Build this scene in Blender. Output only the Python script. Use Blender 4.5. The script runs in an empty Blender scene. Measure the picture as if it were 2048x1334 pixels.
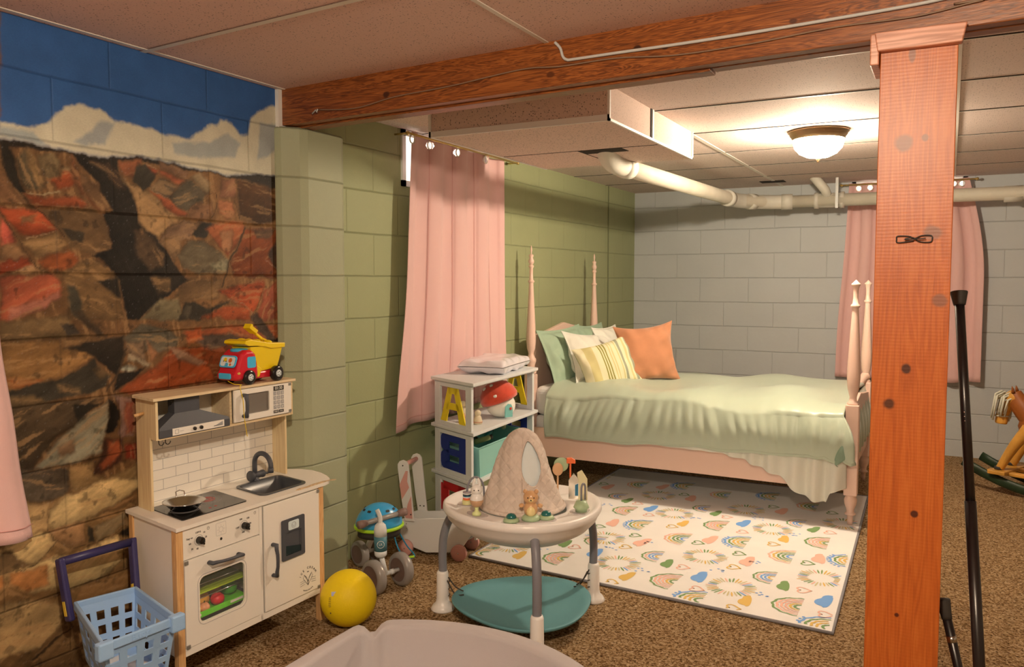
import bpy, bmesh, math, random
import numpy as np
from mathutils import Vector, Matrix, Euler
random.seed(7); rng = np.random.RandomState(5)
S = bpy.context.scene
COL = S.collection
# ---------------- camera, world, exposure ----------------
cam = bpy.data.cameras.new('camera'); camo = bpy.data.objects.new('camera', cam); COL.objects.link(camo)
cam.sensor_width = 36; cam.lens = 1653.4/2048*36; cam.clip_start = .02
camo.location = (0, 0, 1.32); camo.rotation_euler = (math.radians(90-3.657), 0, math.radians(27.891))
S.camera = camo
S.view_settings.view_transform = 'Standard'; S.view_settings.look = 'None'
S.view_settings.exposure = 0.30; S.view_settings.gamma = 1; S.view_settings.use_curve_mapping = False
w = bpy.data.worlds.new('world'); S.world = w; w.use_nodes = True
w.node_tree.nodes['Background'].inputs[0].default_value = (.8, .74, .66, 1); w.node_tree.nodes['Background'].inputs[1].default_value = .01
LAMP_BACK = 55.0       # radiance of the glowing glass domes
BULB_BACK = 75.0       # bulb inside the frosted dome
LAMP_FRONT = 62.0
BULB_FRONT = 98.0
LAMP_FILL = 1.6  # glow of the added fill lamp behind the camera
LC = (1.0, .80, .58)

# ---------------- materials ----------------
def s2l(c):
    c = c/255.0
    return c/12.92 if c <= .04045 else ((c+.055)/1.055)**2.4
def ph(r, g, b, e=1.0):
    L = (1.0, .80, .60)
    return tuple(min(.9, s2l(v)/(l*e)) for v, l in zip((r, g, b), L))
def mat(name, col, rough=.6, metal=0, spec=.5, bump=0, bscale=200, var=0, vscale=8, coat=0, trans=0, emit=None, es=0, sheen=0, alpha=1):
    m = bpy.data.materials.new(name); m.use_nodes = True; nt = m.node_tree; n = nt.nodes; l = nt.links
    p = n['Principled BSDF']
    p.inputs['Base Color'].default_value = (*col, 1); p.inputs['Roughness'].default_value = rough
    p.inputs['Metallic'].default_value = metal; p.inputs['Specular IOR Level'].default_value = spec
    p.inputs['Coat Weight'].default_value = coat; p.inputs['Coat Roughness'].default_value = .32; p.inputs['Transmission Weight'].default_value = trans
    p.inputs['Sheen Weight'].default_value = sheen; p.inputs['Alpha'].default_value = alpha
    if emit: p.inputs['Emission Color'].default_value = (*emit, 1); p.inputs['Emission Strength'].default_value = es
    if bump or var:
        g = n.new('ShaderNodeNewGeometry')
    if var:
        t = n.new('ShaderNodeTexNoise'); t.inputs['Scale'].default_value = vscale; t.inputs['Detail'].default_value = 5
        l.new(g.outputs['Position'], t.inputs['Vector'])
        h = n.new('ShaderNodeHueSaturation'); h.inputs['Color'].default_value = (*col, 1)
        mr = n.new('ShaderNodeMapRange'); mr.inputs['From Min'].default_value = .3; mr.inputs['From Max'].default_value = .7
        mr.inputs['To Min'].default_value = 1-var; mr.inputs['To Max'].default_value = 1+var
        l.new(t.outputs['Fac'], mr.inputs['Value']); l.new(mr.outputs['Result'], h.inputs['Value']); l.new(h.outputs['Color'], p.inputs['Base Color'])
    if bump:
        t2 = n.new('ShaderNodeTexNoise'); t2.inputs['Scale'].default_value = bscale; t2.inputs['Detail'].default_value = 3
        l.new(g.outputs['Position'], t2.inputs['Vector'])
        b = n.new('ShaderNodeBump'); b.inputs['Strength'].default_value = min(1, bump); b.inputs['Distance'].default_value = .002
        l.new(t2.outputs['Fac'], b.inputs['Height']); l.new(b.outputs['Normal'], p.inputs['Normal'])
    return m
def N(m, typ, **k):
    x = m.node_tree.nodes.new(typ)
    for a, b in k.items():
        if a.startswith('i_'): x.inputs[a[2:].replace('_', ' ')].default_value = b
        else: setattr(x, a, b)
    return x
def math_node(m, op, a, b=None, c=None):
    x = N(m, 'ShaderNodeMath', operation=op)
    for i, v in enumerate((a, b, c)):
        if v is None: continue
        if isinstance(v, (int, float)): x.inputs[i].default_value = v
        else: m.node_tree.links.new(v, x.inputs[i])
    return x.outputs[0]
def ramp(m, fac, stops):
    r = N(m, 'ShaderNodeValToRGB'); m.node_tree.links.new(fac, r.inputs[0])
    e = r.color_ramp.elements
    e[0].position, e[0].color = stops[0][0], (*stops[0][1], 1); e[1].position, e[1].color = stops[-1][0], (*stops[-1][1], 1)
    for p, c in stops[1:-1]:
        q = e.new(p); q.color = (*c, 1)
    return r.outputs[0]
def noise(m, vec, scale, detail=4, rough=.5, dist=0):
    t = N(m, 'ShaderNodeTexNoise'); t.inputs['Scale'].default_value = scale; t.inputs['Detail'].default_value = detail
    t.inputs['Roughness'].default_value = rough; t.inputs['Distortion'].default_value = dist
    if vec is not None: m.node_tree.links.new(vec, t.inputs['Vector'])
    return t.outputs['Fac']
def pos(m, sc=(1, 1, 1), rot=(0, 0, 0), loc=(0, 0, 0)):
    g = N(m, 'ShaderNodeNewGeometry'); mp = N(m, 'ShaderNodeMapping')
    mp.inputs['Scale'].default_value = sc; mp.inputs['Rotation'].default_value = rot; mp.inputs['Location'].default_value = loc
    m.node_tree.links.new(g.outputs['Position'], mp.inputs['Vector']); return mp.outputs[0]
def bump_to(m, h, strength=.5, dist=.003):
    b = N(m, 'ShaderNodeBump'); b.inputs['Strength'].default_value = strength; b.inputs['Distance'].default_value = dist
    m.node_tree.links.new(h, b.inputs['Height']); p = m.node_tree.nodes['Principled BSDF']; m.node_tree.links.new(b.outputs[0], p.inputs['Normal'])
def col_to(m, c): m.node_tree.links.new(c, m.node_tree.nodes['Principled BSDF'].inputs['Base Color'])
def mixc(m, f, a, b, mode='MIX'):
    x = N(m, 'ShaderNodeMix', data_type='RGBA', blend_type=mode)
    for i, v in ((0, f), (6, a), (7, b)):
        if isinstance(v, (int, float)): x.inputs[i].default_value = v
        elif isinstance(v, tuple): x.inputs[i].default_value = (*v, 1)
        else: m.node_tree.links.new(v, x.inputs[i])
    return x.outputs[2]

def block_wall(name, col, axis, phase, mural=False, cs=.9, heads=True):
    """painted concrete block wall: courses 0.2032 m, blocks 0.4064 m"""
    m = mat(name, col, rough=.55, spec=.35)
    g = N(m, 'ShaderNodeNewGeometry'); sx = N(m, 'ShaderNodeSeparateXYZ'); l = m.node_tree.links
    l.new(g.outputs['Position'], sx.inputs[0])
    a = math_node(m, 'ADD', sx.outputs[axis], phase+40.64); z = math_node(m, 'ADD', sx.outputs[2], -.1228+2.032)
    # gentle unevenness of the joints
    nz = noise(m, g.outputs['Position'], 3.0, 2); z = math_node(m, 'ADD', z, math_node(m, 'MULTIPLY', math_node(m, 'SUBTRACT', nz, .5), .010))
    row = math_node(m, 'FLOOR', math_node(m, 'DIVIDE', z, .2032)); zf = math_node(m, 'SUBTRACT', z, math_node(m, 'MULTIPLY', row, .2032))
    off = math_node(m, 'MULTIPLY', math_node(m, 'MODULO', row, 2.0), .2032); a2 = math_node(m, 'ADD', a, off)
    af = math_node(m, 'MODULO', a2, .4064)
    dz = math_node(m, 'MINIMUM', zf, math_node(m, 'SUBTRACT', .2032, zf)); da = math_node(m, 'MINIMUM', af, math_node(m, 'SUBTRACT', .4064, af))
    # vertical joints are painted shut more than the bed joints
    gz = math_node(m, 'SMOOTH_MIN', 1.0, math_node(m, 'DIVIDE', dz, .0055), .2); ga = math_node(m, 'SMOOTH_MIN', 1.0, math_node(m, 'ADD', math_node(m, 'DIVIDE', da, .0075), .35), .2)
    h = math_node(m, 'MINIMUM', gz, ga) if heads else gz
    if mural: m.node_tree.nodes['Principled BSDF'].inputs['Specular IOR Level'].default_value = .2
    fine = noise(m, g.outputs['Position'], 260, 3); mid = noise(m, g.outputs['Position'], 35, 4)
    hh = math_node(m, 'ADD', h, math_node(m, 'ADD', math_node(m, 'MULTIPLY', fine, .22), math_node(m, 'MULTIPLY', mid, .25)))
    bump_to(m, hh, .85, .004)
    v = math_node(m, 'ADD', cs, math_node(m, 'MULTIPLY', noise(m, g.outputs['Position'], 2.2, 5), .2))
    v = math_node(m, 'MULTIPLY', v, math_node(m, 'ADD', .80, math_node(m, 'MULTIPLY', h, .20)))
    if mural:
        at = N(m, 'ShaderNodeAttribute'); at.attribute_name = 'paint'; base = at.outputs['Color']
        f2 = noise(m, pos(m, (1, 30, 60), (.5, 0, 0)), 4, 6, .65); v = math_node(m, 'MULTIPLY', v, math_node(m, 'ADD', .80, math_node(m, 'MULTIPLY', f2, .40)))
    else: base = None
    hs = N(m, 'ShaderNodeHueSaturation'); l.new(v, hs.inputs['Value'])
    if base is None: hs.inputs['Color'].default_value = (*col, 1)
    else: l.new(base, hs.inputs['Color'])
    col_to(m, hs.outputs[0]); return m

def wood(name, c1, c2, scale=1.0, axis='y', rough=.45, knots=False, coat=0, ring=9):
    m = mat(name, c1, rough=rough, coat=coat)
    sc = {'x': (.35, 6, 6), 'y': (6, .35, 6), 'z': (6, 6, .35)}[axis]
    v = pos(m, tuple(s*scale for s in sc))
    n1 = noise(m, v, ring*.35, 3, .5, .6); s = math_node(m, 'SINE', math_node(m, 'MULTIPLY', n1, 46))
    n2 = noise(m, v, 14, 5, .6); f = math_node(m, 'ADD', math_node(m, 'MULTIPLY', s, .18), math_node(m, 'ADD', math_node(m, 'MULTIPLY', n2, .5), .27))
    c = ramp(m, f, [(.25, c1), (.8, c2)])
    col_to(m, c); bump_to(m, n2, .12, .002); return m

def ceiling_mat(name, c, dots):
    m = mat(name, c, rough=.85, spec=.2)
    p = pos(m); v = N(m, 'ShaderNodeTexVoronoi', feature='F1'); v.inputs['Scale'].default_value = 110; m.node_tree.links.new(p, v.inputs['Vector'])
    r = N(m, 'ShaderNodeSeparateColor'); m.node_tree.links.new(v.outputs['Color'], r.inputs[0])
    size = math_node(m, 'MULTIPLY', r.outputs[0], dots); hole = math_node(m, 'LESS_THAN', v.outputs['Distance'], size)
    n1 = noise(m, p, 150, 4, .6); worm = math_node(m, 'GREATER_THAN', n1, .625)
    f = math_node(m, 'MAXIMUM', hole, math_node(m, 'MULTIPLY', worm, .5))
    col_to(m, mixc(m, f, c, tuple(x*.38 for x in c))); bump_to(m, math_node(m, 'SUBTRACT', 1.0, f), .5, .002); return m

def carpet_mat():
    m = mat('carpet', ph(150, 115, 78), rough=.97, spec=.1)
    p = pos(m); n1 = noise(m, p, 95, 6, .8); n2 = noise(m, p, 240, 3, .6); n3 = noise(m, p, 3, 3)
    vo = N(m, 'ShaderNodeTexVoronoi', feature='F1'); vo.inputs['Scale'].default_value = 150; m.node_tree.links.new(p, vo.inputs['Vector']); sc_ = N(m, 'ShaderNodeSeparateColor'); m.node_tree.links.new(vo.outputs['Color'], sc_.inputs[0])
    f = math_node(m, 'ADD', math_node(m, 'MULTIPLY', n1, .6), math_node(m, 'ADD', math_node(m, 'MULTIPLY', n2, .2), math_node(m, 'MULTIPLY', sc_.outputs[0], .20)))
    c = ramp(m, f, [(.37, ph(70, 40, 16)), (.45, ph(148, 104, 60)), (.54, ph(194, 146, 94)), (.64, ph(226, 186, 134))])
    c = mixc(m, math_node(m, 'MULTIPLY', math_node(m, 'SUBTRACT', n3, .4), .35), c, ph(105, 78, 50)); col_to(m, c)
    bump_to(m, n1, 1.0, .010); return m

# ---------------- mesh builder ----------------
class MB:
    def __init__(s, xf=None): s.v = []; s.f = []; s.mi = []; s.sm = []; s.xf = xf; s.cur = 0
    def add(s, vs, fs, smooth=False, mi=None):
        o = len(s.v); mi = s.cur if mi is None else mi
        for p in vs:
            p = tuple(p)
            s.v.append(s.xf(*p) if s.xf else p)
        for f in fs: s.f.append([i+o for i in f]); s.mi.append(mi); s.sm.append(smooth)
    def box(s, x0, x1, y0, y1, z0, z1, mi=None):
        v = [(x, y, z) for z in (z0, z1) for y in (y0, y1) for x in (x0, x1)]
        s.add(v, [(0, 2, 3, 1), (4, 5, 7, 6), (0, 1, 5, 4), (2, 6, 7, 3), (0, 4, 6, 2), (1, 3, 7, 5)], mi=mi)
    def rbox(s, c, size, M=None, mi=None):
        M = M or Matrix.Identity(3); c = Vector(c); hx, hy, hz = [q/2 for q in size]
        v = [c+M@Vector((x, y, z)) for z in (-hz, hz) for y in (-hy, hy) for x in (-hx, hx)]
        s.add(v, [(0, 2, 3, 1), (4, 5, 7, 6), (0, 1, 5, 4), (2, 6, 7, 3), (0, 4, 6, 2), (1, 3, 7, 5)], mi=mi)
    def prism(s, poly, fr, depth, mi=None, bevel=0):
        """poly 2D in frame fr=(o,ax,ay,an); extruded by depth along an"""
        o, ax, ay, an = [Vector(q) for q in fr]; n = len(poly)
        v = [o+ax*p[0]+ay*p[1] for p in poly]+[o+ax*p[0]+ay*p[1]+an*depth for p in poly]
        f = [list(range(n))[::-1], list(range(n, 2*n))]+[(i, (i+1) % n, n+(i+1) % n, n+i) for i in range(n)]
        s.add(v, f, mi=mi)
    def ring_prism(s, outer, inner, fr, depth, mi=None):
        """flat plate with a hole; outer and inner have equal counts"""
        o, ax, ay, an = [Vector(q) for q in fr]; n = len(outer)
        v = []
        for P_ in (outer, inner):
            for d in (0, depth): v += [o+ax*p[0]+ay*p[1]+an*d for p in P_]
        f = []
        for i in range(n):
            j = (i+1) % n
            f += [(i, j, 2*n+j, 2*n+i), (n+i, 3*n+i, 3*n+j, n+j), (i, n+i, n+j, j), (2*n+i, 2*n+j, 3*n+j, 3*n+i)]
        s.add(v, f, mi=mi)
    def lathe(s, prof, o=(0, 0, 0), ax=(0, 0, 1), seg=24, flute=0, nfl=12, frange=None, sc=(1, 1), mi=None, smooth=True, caps=True):
        o = Vector(o); ax = Vector(ax).normalized(); t = Vector((1, 0, 0)) if abs(ax.x) < .9 else Vector((0, 1, 0))
        e = (t-ax*t.dot(ax)).normalized(); g = ax.cross(e); v = []; f = []
        for r, z in prof:
            for i in range(seg):
                a = 2*math.pi*i/seg; rr = r
                if flute and frange and frange[0] < z < frange[1]: rr = r*(1-flute*(i % 2))
                v.append(o+ax*z+e*(math.cos(a)*rr*sc[0])+g*(math.sin(a)*rr*sc[1]))
        for k in range(len(prof)-1):
            for i in range(seg):
                j = (i+1) % seg; f.append((k*seg+i, k*seg+j, (k+1)*seg+j, (k+1)*seg+i))
        if caps and prof[0][0] > 1e-5: f.append([i for i in range(seg)][::-1])
        if caps and prof[-1][0] > 1e-5: f.append([(len(prof)-1)*seg+i for i in range(seg)])
        s.add(v, f, smooth, mi)
    def tube(s, pts, r, seg=12, mi=None, flat=None, closed=False, caps=True):
        pts = [Vector(p) for p in pts]; n = len(pts); v = []; f = []
        up = None
        for k, p in enumerate(pts):
            if closed: d = (pts[(k+1) % n]-pts[k-1]).normalized()
            else: d = (pts[min(k+1, n-1)]-pts[max(k-1, 0)]).normalized()
            if up is None:
                t = Vector((0, 0, 1)) if abs(d.z) < .9 else Vector((1, 0, 0)); up = (t-d*t.dot(d)).normalized()
            else: up = (up-d*up.dot(d)).normalized()
            g = d.cross(up); rr = r[k] if isinstance(r, (list, tuple)) else r
            a_, b_ = (rr, rr) if flat is None else (rr, rr*flat)
            for i in range(seg):
                a = 2*math.pi*i/seg; v.append(p+up*math.cos(a)*a_+g*math.sin(a)*b_)
        m_ = n if closed else n-1
        for k in range(m_):
            k2 = (k+1) % n
            for i in range(seg):
                j = (i+1) % seg; f.append((k*seg+i, k*seg+j, k2*seg+j, k2*seg+i))
        if caps and not closed: f.append([i for i in range(seg)][::-1]); f.append([(n-1)*seg+i for i in range(seg)])
        s.add(v, f, True, mi)
    def ball(s, c, r, M=None, seg=20, rings=12, mi=None, pw=1.0):
        c = Vector(c); r = (r, r, r) if isinstance(r, (int, float)) else r; v = []; f = []
        sg = lambda t: math.copysign(abs(t)**pw, t)
        for k in range(rings+1):
            th = math.pi*k/rings
            for i in range(seg):
                a = 2*math.pi*i/seg
                q = Vector((r[0]*sg(math.sin(th)*math.cos(a)), r[1]*sg(math.sin(th)*math.sin(a)), r[2]*sg(-math.cos(th))))
                if M: q = M@q
                v.append(c+q)
        for k in range(rings):
            for i in range(seg):
                j = (i+1) % seg; f.append((k*seg+i, k*seg+j, (k+1)*seg+j, (k+1)*seg+i))
        s.add(v, f, True, mi)
    def grid(s, fn, nu, nv, mi=None, smooth=True, flip=False):
        v = [fn(i/(nu-1), j/(nv-1)) for j in range(nv) for i in range(nu)]; f = []
        for j in range(nv-1):
            for i in range(nu-1):
                q = (j*nu+i, j*nu+i+1, (j+1)*nu+i+1, (j+1)*nu+i); f.append(q[::-1] if flip else q)
        s.add(v, f, smooth, mi)
    def text(s, body, size, fr, mi=None, align='CENTER', extrude=.0004):
        c = bpy.data.curves.new('t', 'FONT'); c.body = body; c.size = size; c.align_x = align; c.align_y = 'CENTER'; c.extrude = extrude; c.resolution_u = 3
        o = bpy.data.objects.new('t', c); COL.objects.link(o); dg = bpy.context.evaluated_depsgraph_get(); dg.update()
        me = bpy.data.meshes.new_from_object(o.evaluated_get(dg)); O, ax, ay, an = [Vector(q) for q in fr]
        s.add([O+ax*p.co.x+ay*p.co.y+an*p.co.z for p in me.vertices], [list(p.vertices) for p in me.polygons], mi=mi)
        bpy.data.objects.remove(o); bpy.data.curves.remove(c); bpy.data.meshes.remove(me)
    def build(s, name, mats, parent=None, bevel=0, subsurf=0, solid=0, label=None, bseg=2, weld=False):
        me = bpy.data.meshes.new(name); o = bpy.data.objects.new(name, me)
        inv = parent_world(parent).inverted() if parent else Matrix.Identity(4)
        if parent is None:
            # origin at the base centre of the thing
            A = np.array([tuple(q) for q in s.v]); c = Vector(((A[:, 0].min()+A[:, 0].max())/2, (A[:, 1].min()+A[:, 1].max())/2, A[:, 2].min()))
            inv = Matrix.Translation(-c); o.location = c
        me.from_pydata([inv@Vector(q) for q in s.v], [], s.f)
        mats = mats if isinstance(mats, (list, tuple)) else [mats]
        for m in mats: me.materials.append(m)
        me.polygons.foreach_set('material_index', s.mi); me.polygons.foreach_set('use_smooth', s.sm)
        me.validate(); me.update()
        bm = bmesh.new(); bm.from_mesh(me)
        if weld or subsurf: bmesh.ops.remove_doubles(bm, verts=bm.verts, dist=1e-5)
        bmesh.ops.recalc_face_normals(bm, faces=bm.faces); bm.to_mesh(me); bm.free()
        COL.objects.link(o)
        if parent: o.parent = parent
        if bevel:
            b = o.modifiers.new('bevel', 'BEVEL'); b.width = bevel; b.segments = bseg; b.limit_method = 'ANGLE'; b.angle_limit = math.radians(40)
        if solid: q = o.modifiers.new('solid', 'SOLIDIFY'); q.thickness = solid; q.offset = 0
        if subsurf: q = o.modifiers.new('sub', 'SUBSURF'); q.levels = subsurf; q.render_levels = subsurf
        if label: o['label'] = label
        return o
def parent_world(p):
    M = Matrix.Identity(4)
    while p is not None: M = Matrix.Translation(p.location)@p.rotation_euler.to_matrix().to_4x4()@M; p = p.parent
    return M
def thing(name, label, cat, loc, rz=0, group=None):
    o = bpy.data.objects.new(name, None); COL.objects.link(o); o.empty_display_size = .1
    o.location = loc; o.rotation_euler = (0, 0, rz); o['label'] = label; o['category'] = cat
    if group: o['group'] = group
    return o
def tag(o, label, cat, group=None):
    o['label'] = label; o['category'] = cat
    if group: o['group'] = group
    return o
def struct(o): o['kind'] = 'structure'; return o
def smooth_path(pts, n=8):
    pts = [Vector(p) for p in pts]; out = []
    for i in range(len(pts)-1):
        p0 = pts[max(i-1, 0)]; p1 = pts[i]; p2 = pts[i+1]; p3 = pts[min(i+2, len(pts)-1)]
        for k in range(n):
            t = k/n; out.append(.5*((2*p1)+(p2-p0)*t+(2*p0-5*p1+4*p2-p3)*t*t+(3*p1-p0-3*p2+p3)*t*t*t))
    out.append(pts[-1]); return out
def rrect(x0, x1, y0, y1, r, n=6):
    P_ = []
    for cx, cy, a0 in ((x1-r, y1-r, 0), (x0+r, y1-r, 90), (x0+r, y0+r, 180), (x1-r, y0+r, 270)):
        for k in range(n+1):
            a = math.radians(a0+90*k/n); P_.append((cx+r*math.cos(a), cy+r*math.sin(a)))
    return P_
def circ(r, n=24, cx=0, cy=0): return [(cx+r*math.cos(2*math.pi*k/n), cy+r*math.sin(2*math.pi*k/n)) for k in range(n)]
def vnoise(x, y, seed=0):
    xi = np.floor(x).astype(int); yi = np.floor(y).astype(int); fx = x-xi; fy = y-yi; fx = fx*fx*(3-2*fx); fy = fy*fy*(3-2*fy)
    def h(a, b):
        q = np.sin(a*127.1+b*311.7+seed*74.7)*43758.5453; return q-np.floor(q)
    return (h(xi, yi)*(1-fx)+h(xi+1, yi)*fx)*(1-fy)+(h(xi, yi+1)*(1-fx)+h(xi+1, yi+1)*fx)*fy
def fbm(x, y, o=4, seed=0):
    r = 0; a = .5; t = 0
    for k in range(o): r = r+a*vnoise(x*2**k, y*2**k, seed+k*13); t += a; a *= .5
    return r/t

# ================= SETTING =================
XL, YB = -2.48, 7.0
GREEN = ph(146, 139, 92, .84); PIL = ph(152, 143, 104, .84)
m_green = block_wall('green block wall', GREEN, 1, .0)
m_pil = block_wall('pilaster green', PIL, 1, .30, heads=False)
m_gray = block_wall('gray block wall', ph(166, 156, 140, .70), 0, .2654+.2032)
m_mural = block_wall('mural paint on block', (.2, .1, .05), 1, .1936+.2032, mural=True)
m_cream = mat('cream plaster', ph(205, 185, 160, .8), rough=.8)
m_ceilF = ceiling_mat('front ceiling tile', ph(182, 144, 120, .62), .30)
m_ceilB = ceiling_mat('back ceiling tile', ph(192, 162, 138, .72), .30)
m_soffit = ceiling_mat('soffit tile', ph(188, 154, 128, .66), .36)
m_tbar = mat('ceiling grid', ph(200, 178, 150, .75), rough=.5)
m_dark = mat('dark gap', (.02, .015, .01), rough=.9)
m_carpet = carpet_mat()

b = MB(); b.grid(lambda u, v: (XL-.1+u*5.2, -1.9+v*9.0, 0), 2, 2, smooth=False); struct(b.build('floor', m_carpet))

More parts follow.
